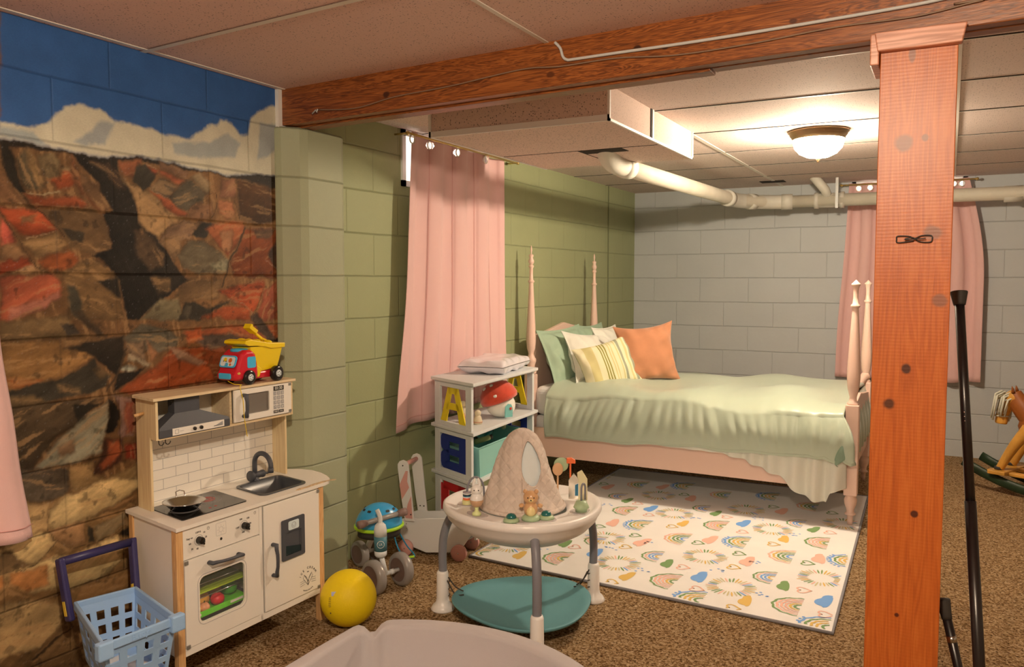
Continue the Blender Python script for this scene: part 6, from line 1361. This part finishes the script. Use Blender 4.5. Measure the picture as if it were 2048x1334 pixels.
# quilted seat pulled up through the tray
m_q = mat('quilted oatmeal fabric', ph(202, 172, 144, .86), rough=.95, var=.08, vscale=30)
gq = N(m_q, 'ShaderNodeNewGeometry'); sq = N(m_q, 'ShaderNodeSeparateXYZ'); m_q.node_tree.links.new(gq.outputs['Position'], sq.inputs[0])
hh = math_node(m_q, 'ADD', math_node(m_q, 'MULTIPLY', sq.outputs[0], .9), math_node(m_q, 'MULTIPLY', sq.outputs[1], .5))
p1_ = math_node(m_q, 'ABSOLUTE', math_node(m_q, 'SINE', math_node(m_q, 'MULTIPLY', math_node(m_q, 'ADD', hh, sq.outputs[2]), 80))); p2_ = math_node(m_q, 'ABSOLUTE', math_node(m_q, 'SINE', math_node(m_q, 'MULTIPLY', math_node(m_q, 'SUBTRACT', hh, sq.outputs[2]), 80)))
bump_to(m_q, math_node(m_q, 'ADD', math_node(m_q, 'POWER', math_node(m_q, 'MINIMUM', p1_, p2_), .5), math_node(m_q, 'MULTIPLY', noise(m_q, gq.outputs['Position'], 60, 4), .9)), .45, .006)
tp = Vector((-.010, .020, 0))
toc = (Vector((0, 0, 0))-AC); toc.z = 0; toc.normalize(); rgt = Vector((-toc.y, toc.x, 0))
CP_ = [(0, .160), (.05, .156), (.10, .149), (.25, .131), (.40, .115), (.58, .098), (.72, .083), (.84, .066), (.92, .050), (.97, .032), (1.0, .012)]
def cone(u, v_):
    a = 2*math.pi*u; k = v_
    for (k0, r0), (k1, r1) in zip(CP_, CP_[1:]):
        if k0 <= k <= k1: r = r0+(r1-r0)*(k-k0)/(k1-k0); break
    r *= 1+(.055*math.sin(a*5+k*4+1)+.030*math.sin(a*11+k*9))*min(1, k*4)*(1-k*.4)+.010*math.sin(k*60+3*math.sin(a*3))*k
    p = AC+toc*(math.cos(a)*r*(1-.25*k))+rgt*(math.sin(a)*r-.006)+tp*k; z = .450+.298*k
    return (p.x, p.y, z)
b = MB(); b.grid(cone, 97, 50)
kf = []
# leg opening: drop the faces inside an oval on the right front of the cone
def inside(u, v_):
    du = (u-.055); du -= round(du); return (du/.066)**2+((v_-.60)/.27)**2 < 1
for q, fc in enumerate(list(b.f)):
    i = q % 96; j = q//96
    if not inside((i+.5)/96, (j+.5)/49): kf.append(q)
b.f = [b.f[q] for q in kf]; b.mi = [b.mi[q] for q in kf]; b.sm = [b.sm[q] for q in kf]
seat = b.build('quilted_seat', m_q, ac, solid=.005)
m_lin = mat('white lining', ph(216, 206, 186, .9), rough=.9)
b = MB(); b.grid(lambda u, v_: tuple(Vector((AC.x+tp.x*v_+(cone(u, v_)[0]-AC.x-tp.x*v_)*.88, AC.y+tp.y*v_+(cone(u, v_)[1]-AC.y-tp.y*v_)*.88, cone(u, v_)[2]-.012))), 49, 30); b.build('lining', m_lin, seat)
b = MB(); b.tube([cone(.055+.068*math.cos(a), .60+.275*math.sin(a)) for a in [2*math.pi*k/40 for k in range(40)]], .0045, 8, closed=True); b.build('piping', m_q, seat)
b = MB(); b.tube([Vector(cone(k/60, .01))+ez*.004 for k in range(60)], .009, 8, closed=True); b.build('seat_ring', m_q, seat)
b = MB(); b.tube([cone(k/60*.5+.30, .62) for k in range(40)], .0016, 6); b.tube([cone(.060, .32-.30*k/20) for k in range(20)], .0022, 6); b.build('stitching', m_q, seat)
# toys on the tray
m_pad = mat('taupe tray inlay', ph(180, 158, 140, .88), rough=.4); m_sg = mat('sage plastic', ph(160, 166, 118, .85), rough=.4); m_dg = mat('dark green domes', ph(14, 84, 72, .8), rough=.12, coat=.5)
m_bear = mat('tan bear plastic', ph(200, 144, 92, .86), rough=.25, coat=.3); m_beary = mat('bear belly', ph(222, 184, 116, .86), rough=.3); m_bun = mat('white bunny plastic', ph(232, 216, 206, .9), rough=.25, coat=.3)
zt = .4515
for c_, rx, ry in (((-1.535, 2.625), .050, .030), ((-1.318, 2.650), .088, .034), ((-1.200, 2.835), .036, .048), ((-1.640, 2.730), .036, .040)):
    b = MB(); a0 = math.atan2(c_[1]-AC.y, c_[0]-AC.x)+math.pi/2; ca, sa = math.cos(a0), math.sin(a0); pp = [(c_[0]+x*ca-y*sa, c_[1]+x*sa+y*ca) for x, y in [(rx*math.copysign(abs(math.cos(q))**.7, math.cos(q)), ry*math.copysign(abs(math.sin(q))**.7, math.sin(q))) for q in [2*math.pi*k/28 for k in range(28)]]]
    b.prism(pp, ((0, 0, .4485), (1, 0, 0), (0, 1, 0), (0, 0, 1)), .003); b.build('tray_inlay', m_pad, tray)
face = toc
# bear on its green base with two dark domes
bp = Vector((-1.325, 2.650, zt)); b = MB(); b.lathe([(.034, 0), (.033, .010), (.024, .018), (0, .018)], bp, seg=28); b.rbox(bp+face*.032+ez*.007, (.016, .004, .006), Matrix.Rotation(math.atan2(rgt.y, rgt.x), 3, 'Z')); base = b.build('bear_base', m_sg, ac)
for dp in (Vector((-1.378, 2.598, zt)), Vector((-1.282, 2.690, zt))):
    b = MB(); b.lathe([(.030, 0), (.028, .008), (.021, .013), (0, .013)], dp, seg=28); bb_ = b.build('button_base', m_sg, ac)
    b = MB(); b.lathe([(.019, .012), (.018, .020), (.012, .027), (0, .030)], dp, seg=24); b.build('button_dome', m_dg, bb_)
b = MB(); b.ball(bp+ez*.040, (.0255, .0255, .030)); b.ball(bp+ez*.082, (.028, .026, .0255))
for s_ in (1, -1): b.ball(bp+rgt*s_*.020+ez*.104, .0085, seg=14, rings=8); b.ball(bp+rgt*s_*.034+ez*.052, (.010, .010, .008), seg=12, rings=8)
bear = b.build('bear', m_bear, ac, label='tan plastic bear figure')
b = MB(); b.ball(bp+face*.012+ez*.036, (.0175, .0175, .022)); b.ball(bp+face*.0215+ez*.077, (.010, .010, .007), seg=14, rings=8); b.build('belly_and_muzzle', m_beary, bear)
b = MB()
for s_ in (1, -1): b.ball(bp+face*.0245+rgt*s_*.011+ez*.086, .0026, seg=10, rings=6)
b.ball(bp+face*.032+ez*.079, .0028, seg=10, rings=6); b.build('eyes_and_nose', m_print, bear)
# bunny on an egg cup stand
up_ = Vector((-1.530, 2.610, zt)); b = MB(); b.lathe([(.017, 0), (.017, .008), (.008, .014), (.006, .024), (.010, .030), (0, .030)], up_, seg=24); b.build('bunny_stand', mat('pale yellow plastic', ph(216, 206, 130, .88), rough=.35), ac)
b = MB(); b.ball(up_+ez*.060, (.025, .025, .026)); b.ball(up_+ez*.095, (.022, .022, .020))
for s_ in (1, -1): b.ball(up_+rgt*s_*.010+ez*.122, (.006, .006, .018), Matrix.Rotation(s_*.25, 3, face), seg=12, rings=8)
bun = b.build('bunny', m_bun, ac, label='white plastic bunny figure'); b = MB(); b.lathe([(.008, .030), (.018, .036), (.0245, .048), (.0258, .058)], up_, seg=28); b.build('brown_cup', mat('brown cup', ph(190, 140, 96, .86), rough=.3), bun)
b = MB()
for s_ in (1, -1): b.ball(up_+face*.020+rgt*s_*.008+ez*.097, .0024, seg=10, rings=6)
b.build('eyes', m_print, bun)
# arch with stacked rings
rp = Vector((-1.640, 2.725, zt)); b = MB(); b.tube([rp+rgt*(.032-.032*math.cos(q))+toc*(-.02*math.sin(q/2))+ez*(.05+.052*math.sin(q)) for q in [math.pi*k/16 for k in range(17)]]+[rp+rgt*.066+toc*-.02+ez*.02], .0042, 10); b.tube([rp, rp+ez*.05], .0042, 10); ar = b.build('bead_arch', m_ag, ac)
for k, c_ in enumerate(((210, 190, 120), (220, 130, 60), (220, 90, 60), (230, 220, 205), (40, 100, 110), (50, 46, 46), (225, 215, 200), (150, 130, 120))):
    b = MB(); b.lathe([(.0165 if k else .020, 0), (.0175 if k else .020, .002), (.0165 if k else .019, .0042 if k else .016), (.005, .0042 if k else .016)], rp+ez*((.0165+.0046*(k-1)) if k else 0), seg=24); b.build('ring', mat('ring %d' % k, ph(*c_, .88), rough=.4), ar)
# lamp shaped toy with arch on the right
lp = Vector((-1.205, 2.835, zt)); b = MB(); b.lathe([(.022, 0), (.023, .010), (.030, .016), (.027, .024), (.019, .040), (0, .042)], lp, seg=28); b.build('lamp_toy', m_sg, ac)
b = MB(); b.tube([lp+ez*.035, lp+ez*.085]+[lp+rgt*(.008-.008*math.cos(q))-toc*.010*(1-math.cos(q))+ez*(.085+.018*math.sin(q)) for q in [math.pi*k/10 for k in range(1, 11)]]+[lp+rgt*.016-toc*.02+ez*.04], .004, 10); b.build('wire_loop', m_ag, ac)
# house panel with mirror
hp = Vector((-1.285, 2.985, zt)); m_hy = mat('cream yellow plastic', ph(214, 190, 138, .88), rough=.4)
d1 = (rgt*.93+toc*.1).normalized(); b = MB(); b.prism([(-.004, 0), (.034, 0), (.034, .085), (.012, .120), (-.006, .110)], (hp+rgt*.004, d1, ez, toc), .010); hs_ = b.build('house_panel', m_hy, ac, bevel=.002)
b = MB(); b.prism([(-.034, .005), (.004, .005), (.004, .085), (-.014, .108), (-.034, .080)], (hp-rgt*.002+toc*.006, d1, ez, toc), .006); b.build('mirror', mat('mirror plastic', (.7, .66, .58), rough=.08, metal=.9), hs_)
b = MB(); b.prism([(-.011, .020), (.001, .020), (.001, .068), (-.011, .062)], (hp+toc*.0165, d1, ez, toc), .002); b.prism([(-.013, .017), (.003, .017), (.003, .071), (-.013, .065)], (hp+toc*.0155, d1, ez, toc), .0008, mi=1); b.build('teal_door', [mat('teal door', ph(44, 100, 116, .85), rough=.4), m_aw], hs_)
lf_ = Vector((-1.400, 3.045, .53))
b = MB(); b.ball(lf_+rgt*.014+ez*.038, (.030, .006, .030), Matrix.Rotation(math.atan2(rgt.y, rgt.x), 3, 'Z')); b.build('round_leaf', m_sg, ac)
b = MB(); b.ball(lf_+toc*.014+ez*.022, (.022, .006, .027), Matrix.Rotation(math.atan2(rgt.y, rgt.x), 3, 'Z')); b.tube([lf_+toc*.015+ez*.0, lf_+toc*.010-ez*.075], .004, 8); b.build('round_leaf', mat('peach plastic', ph(204, 148, 100, .86), rough=.4), ac)
b = MB(); b.prism([(-.016, 0), (.020, 0), (.020, .014), (.004, .024), (-.016, .022)], (lf_+rgt*.052+ez*.045, rgt, ez, toc), .012); b.tube([lf_+rgt*.052+ez*.045, lf_+rgt*.052-ez*.075], .004, 8); b.build('orange_roof_toy', mat('orange plastic', ph(232, 100, 50, .85), rough=.35), ac, bevel=.002)

# ================= BALL PIT (foreground) =================
m_pit = mat('grey beige jersey', ph(168, 148, 132, .86), rough=.95, bump=.3, bscale=500, sheen=.2)
pc = Vector((-1.155, 1.480, 0))
def pitR(a):
    r = .598; a = a % (2*math.pi)
    if math.pi/2 < a < math.radians(250):
        flat_ = .386/max(.05, -math.cos(a)); k = 26; r = -math.log(math.exp(-k*r)+math.exp(-k*flat_))/k+.010*math.exp(-((a-math.radians(131))/.06)**2)   # side pushed in flat
    r -= .024*math.exp(-((a-math.radians(126.8))/.030)**2)  # pleat where the wall buckles
    return r
t = thing('foam_ball_pit', 'round grey beige fabric ball pit cut off by the bottom edge of the picture', 'ball pit', (pc.x, pc.y, 0))
H_ = .30
pr_ = [(-.0, 0), (.0, .02), (.0, H_-.012), (-.006, H_-.002), (-.014, H_), (-.044, H_), (-.052, H_-.004), (-.056, H_-.014), (-.056, .03), (-.070, .022)]
b = MB(); seg = 220; v = []
for dr_, z in pr_:
    for i in range(seg):
        a = 2*math.pi*i/seg; dd = (a-math.radians(126.8)+math.pi) % (2*math.pi)-math.pi; dip = .026*math.exp(-(dd/.045)**2)
        d2 = (a-math.radians(165)+math.pi) % (2*math.pi)-math.pi; dip += .004*math.exp(-(d2/.35)**2)
        r = pitR(a)+dr_+(.004*math.sin(dd*60)*math.exp(-(dd/.10)**2) if dr_ < -.05 or dr_ > -.001 else 0); v.append((pc.x+r*math.cos(a), pc.y+r*math.sin(a), z*(1-dip/H_)))
b.add(v, [(k*seg+i, k*seg+(i+1) % seg, (k+1)*seg+(i+1) % seg, (k+1)*seg+i) for k in range(len(pr_)-1) for i in range(seg)], True); wl = b.build('padded_wall', m_pit, t)
b = MB(); b.lathe([(0, .0), (.56, .0)], (pc.x, pc.y, .012), seg=64, caps=False); b.build('pit_floor', m_pit, t)
b = MB(); a = math.radians(127.5); r = .538; b.tube([(pc.x+(r-.002)*math.cos(a), pc.y+(r-.002)*math.sin(a), H_-.03), (pc.x+(r-.004)*math.cos(a), pc.y+(r-.004)*math.sin(a), .05)], .0015, 6); b.build('zip_seam', m_pit, wl)
b = MB(); p = Vector((pc.x+.531*math.cos(a), pc.y+.531*math.sin(a), H_-.085)); b.rbox(p, (.004, .022, .040), Matrix.Rotation(a, 3, 'Z')); b.build('care_label', m_lin, wl, label='small white care label')

# ================= POLES =================
m_bk = mat('black metal pole', (.012, .008, .008), rough=.3, coat=.3)
p0, p1 = Vector((.024, 2.62, 1.258)), Vector((.120, 2.33, .006)); d = (p1-p0).normalized()
t = thing('black_pole', 'tall black telescopic pole leaning just right of the wooden post', 'pole', p1)
b = MB(); b.tube([p0, p0.lerp(p1, .42)], .0125, 20); b.build('pole', m_bk, t); b = MB(); b.tube([p0.lerp(p1, .42), p1], .0145, 20); b.build('outer_pole', m_bk, t)
b = MB(); b.tube([p0-d*.032, p0-d*.030, p0+d*.0, p0+d*.006], [.022, .0225, .0165, .015], 20); b.build('end_cap', m_print, t)
for k in range(3): q = p0.lerp(p1, .235+.0045*k*2)+Vector((-.2, -.98, 0))*.0124; b = MB(); b.ball(q, .0022, seg=8, rings=6); b.build('rivet', m_steel, t)
p0, p1 = Vector((.012, 2.50, .430)), Vector((.115, 2.47, .006)); d = (p1-p0).normalized()
t = thing('black_pole', 'short black pole with flared cap leaning low at the foot of the wooden post', 'pole', p1)
b = MB(); b.tube([p0, p1], .0120, 20); b.build('pole', m_bk, t); b = MB(); b.tube([p0-d*.022, p0-d*.020, p0+d*.02, p0+d*.03], [.0185, .019, .014, .0135], 20); b.build('end_cap', m_print, t)
b = MB(); b.tube([p0+d*.075, p0+d*.092], .0128, 20); b.build('silver_band', m_steel, t)

# ================= ROCKING HORSE =================
m_hw = mat('honey wood', ph(190, 128, 48, .78), rough=.4, var=.12, vscale=12); m_hd = mat('brown wood', ph(128, 66, 22, .75), rough=.4, var=.15, vscale=12); m_rg = mat('dark green rocker', ph(26, 42, 20, .8), rough=.5, var=.4, vscale=18); m_mane = mat('cream yarn', ph(196, 180, 148, .85), rough=1, bump=.8, bscale=150)
t = thing('rocking_horse', 'wooden rocking horse with cream yarn mane and dark green rockers by the back wall', 'rocking horse', (.75, 6.25, 0))
HX = Matrix.Rotation(math.radians(-24), 3, 'Z'); HO = Vector((.205, 6.07, 0))
def Hh(x, y, z): return HO+HX@Vector((x, y, z))
b = MB()
for s_ in (-.13, .13):
    pts = [Hh(x, s_, .035+.16*((x-.48)/.55)**2*.9) for x in [ -.05+1.06*k/20 for k in range(21)]]
    b = MB(); b.tube(pts, .030, 10, flat=.45); b.build('rocker', m_rg, t)
for x in (.16, .80): b = MB(); b.rbox(Hh(x, 0, .135), (.10, .34, .022), HX); b.build('cross_board', m_hw, t, bevel=.004)
for s_ in (-.10, .10): b = MB(); b.rbox(Hh(.48, s_*.8, .125), (.80, .05, .022), HX); b.build('foot_rail', m_hw, t, bevel=.004)
b = MB(); b.ball(Hh(.48, 0, .42), (.27, .10, .115), HX); body_ = b.build('body', m_hd, t)
for x0, x1, s_ in ((.30, .15, -.07), (.30, .15, .07), (.68, .82, -.07), (.68, .82, .07)):
    b = MB(); b.tube(smooth_path([Hh(x0, s_, .42), Hh((x0+x1)/2, s_*1.2, .30), Hh(x1, s_*1.4, .145)]), [.040-.018*k/16 for k in range(17)], 12); lg = b.build('leg', m_hw, t)
    b = MB(); b.tube([Hh(x1, s_*1.4, .165), Hh(x1, s_*1.4, .145)], .026, 12); b.build('hoof', m_print, lg)
b = MB(); b.tube(smooth_path([Hh(.30, 0, .46), Hh(.22, 0, .55), Hh(.18, 0, .62)]), [.075-.03*k/16 for k in range(17)], 14, flat=.7); b.build('neck', m_hd, t)
b = MB(); b.tube(smooth_path([Hh(.20, 0, .600), Hh(.15, 0, .56), Hh(.12, 0, .47), Hh(.115, 0, .42)]), [.048, .05, .05, .05, .049, .048, .047, .046, .045, .044, .043, .041, .040, .038, .037, .036, .036, .036, .036, .037, .037, .037, .036, .035, .032], 14, flat=.75); hdh = b.build('head', m_hw, t)
for s_ in (-.03, .03): b = MB(); b.lathe([(.012, 0), (.006, .03), (0, .045)], Hh(.19, s_, .625), (-.2, 0, 1), 10); b.build('ear', m_hd, hdh)
b = MB(); b.tube([Hh(.115+.002, 0, .47)+HX@Vector((.040*math.cos(q), .034*math.sin(q), 0)) for q in [2*math.pi*k/16 for k in range(16)]], .004, 6, closed=True); b.build('bridle', m_mane, hdh)
b = MB()
for k in range(46):
    x = .20-.09*random.random(); y = random.uniform(-.045, .045); z0_ = random.uniform(.58, .63); L_ = random.uniform(.08, .17)
    b.tube([Hh(x, y*.4, z0_), Hh(x-.03, y, z0_-.02), Hh(x-.045, y*1.2, z0_-L_)], .006, 5)
b.build('mane', m_mane, t)
b = MB(); b.tube(smooth_path([Hh(.74, 0, .46), Hh(.84, 0, .42), Hh(.87, 0, .30)]), [.03-.018*k/16 for k in range(17)], 8); b.build('tail', m_mane, t)

# ---------------- ceiling lights ----------------
m_glow = mat('glowing glass dome', (1, .9, .8), rough=.4, emit=LC, es=LAMP_BACK)
m_glow2 = mat('glowing glass dome of the near light', (1, .9, .8), rough=.4, emit=LC, es=LAMP_FRONT)
m_bronze = mat('aged bronze', (.38, .27, .15), rough=.35, metal=.9)
# the far dome is frosted glass: lets part of its bulb's light straight through and glows itself
for g_, en, loc_ in ((m_glow, BULB_BACK, (-.62, 4.53, 2.005)), (m_glow2, BULB_FRONT, (-.25, .35, 2.024))):
    nt = g_.node_tree; tr_ = nt.nodes.new('ShaderNodeBsdfTransparent'); mx = nt.nodes.new('ShaderNodeMixShader'); mx.inputs[0].default_value = .40
    nt.links.new(nt.nodes['Principled BSDF'].outputs[0], mx.inputs[1]); nt.links.new(tr_.outputs[0], mx.inputs[2]); nt.links.new(mx.outputs[0], nt.nodes['Material Output'].inputs[0])
    lb_ = bpy.data.lights.new('bulb', 'POINT'); lb_.energy = en/.40; lb_.color = LC; lb_.shadow_soft_size = .045; lo_ = bpy.data.objects.new('bulb', lb_); lo_.location = loc_; COL.objects.link(lo_)
def ceiling_light(x, y, z, glow, label):
    t = thing('ceiling_light', label, 'ceiling light', (x, y, z))
    b = MB(); b.lathe([(.05, 0), (.150, 0), (.150, -.006), (.142, -.012), (.140, -.022), (.132, -.030), (.128, -.042), (.118, -.046)], (x, y, z), seg=48); b.build('base', m_bronze, t)
    b = MB(); b.lathe([(.126, -.040), (.125, -.055), (.116, -.085), (.092, -.112), (.055, -.130), (.015, -.137), (0, -.138)], (x, y, z), seg=40); b.build('glass_dome', glow, t)
    b = MB(); b.lathe([(.009, -.134), (.012, -.142), (.005, -.150), (.007, -.156), (0, -.160)], (x, y, z), seg=12); b.build('finial', m_bronze, t)
ceiling_light(-.62, 4.53, 2.084, m_glow, 'glowing round glass dome ceiling light with bronze rim above the bed')
ceiling_light(-.25, .35, 2.103, m_glow2, 'second glowing dome ceiling light, behind the camera over the near half of the room')

m_fill = mat('fill lamp shade', (.9, .8, .65), rough=.8, emit=(1, .84, .66), es=LAMP_FILL)  # invented lamp, added out of view to soften shadows from the front
t = thing('fill_lamp', 'fill lamp with a lit drum shade added out of view behind the camera', 'fill lamp', (-.55, -.95, 0))
b = MB(); b.lathe([(0, 0), (.15, 0), (.15, .015), (.02, .025), (0, .025)], (-.55, -.95, 0), seg=32); b.build('base', m_bronze, t)
b = MB(); b.tube([(-.55, -.95, .02), (-.55, -.95, 1.36)], .011, 12); b.build('pole', m_bronze, t)
b = MB(); b.lathe([(.21, 1.32), (.17, 1.66)], (-.55, -.95, 0), seg=40, caps=False); b.build('fill_lamp_shade', m_fill, t)
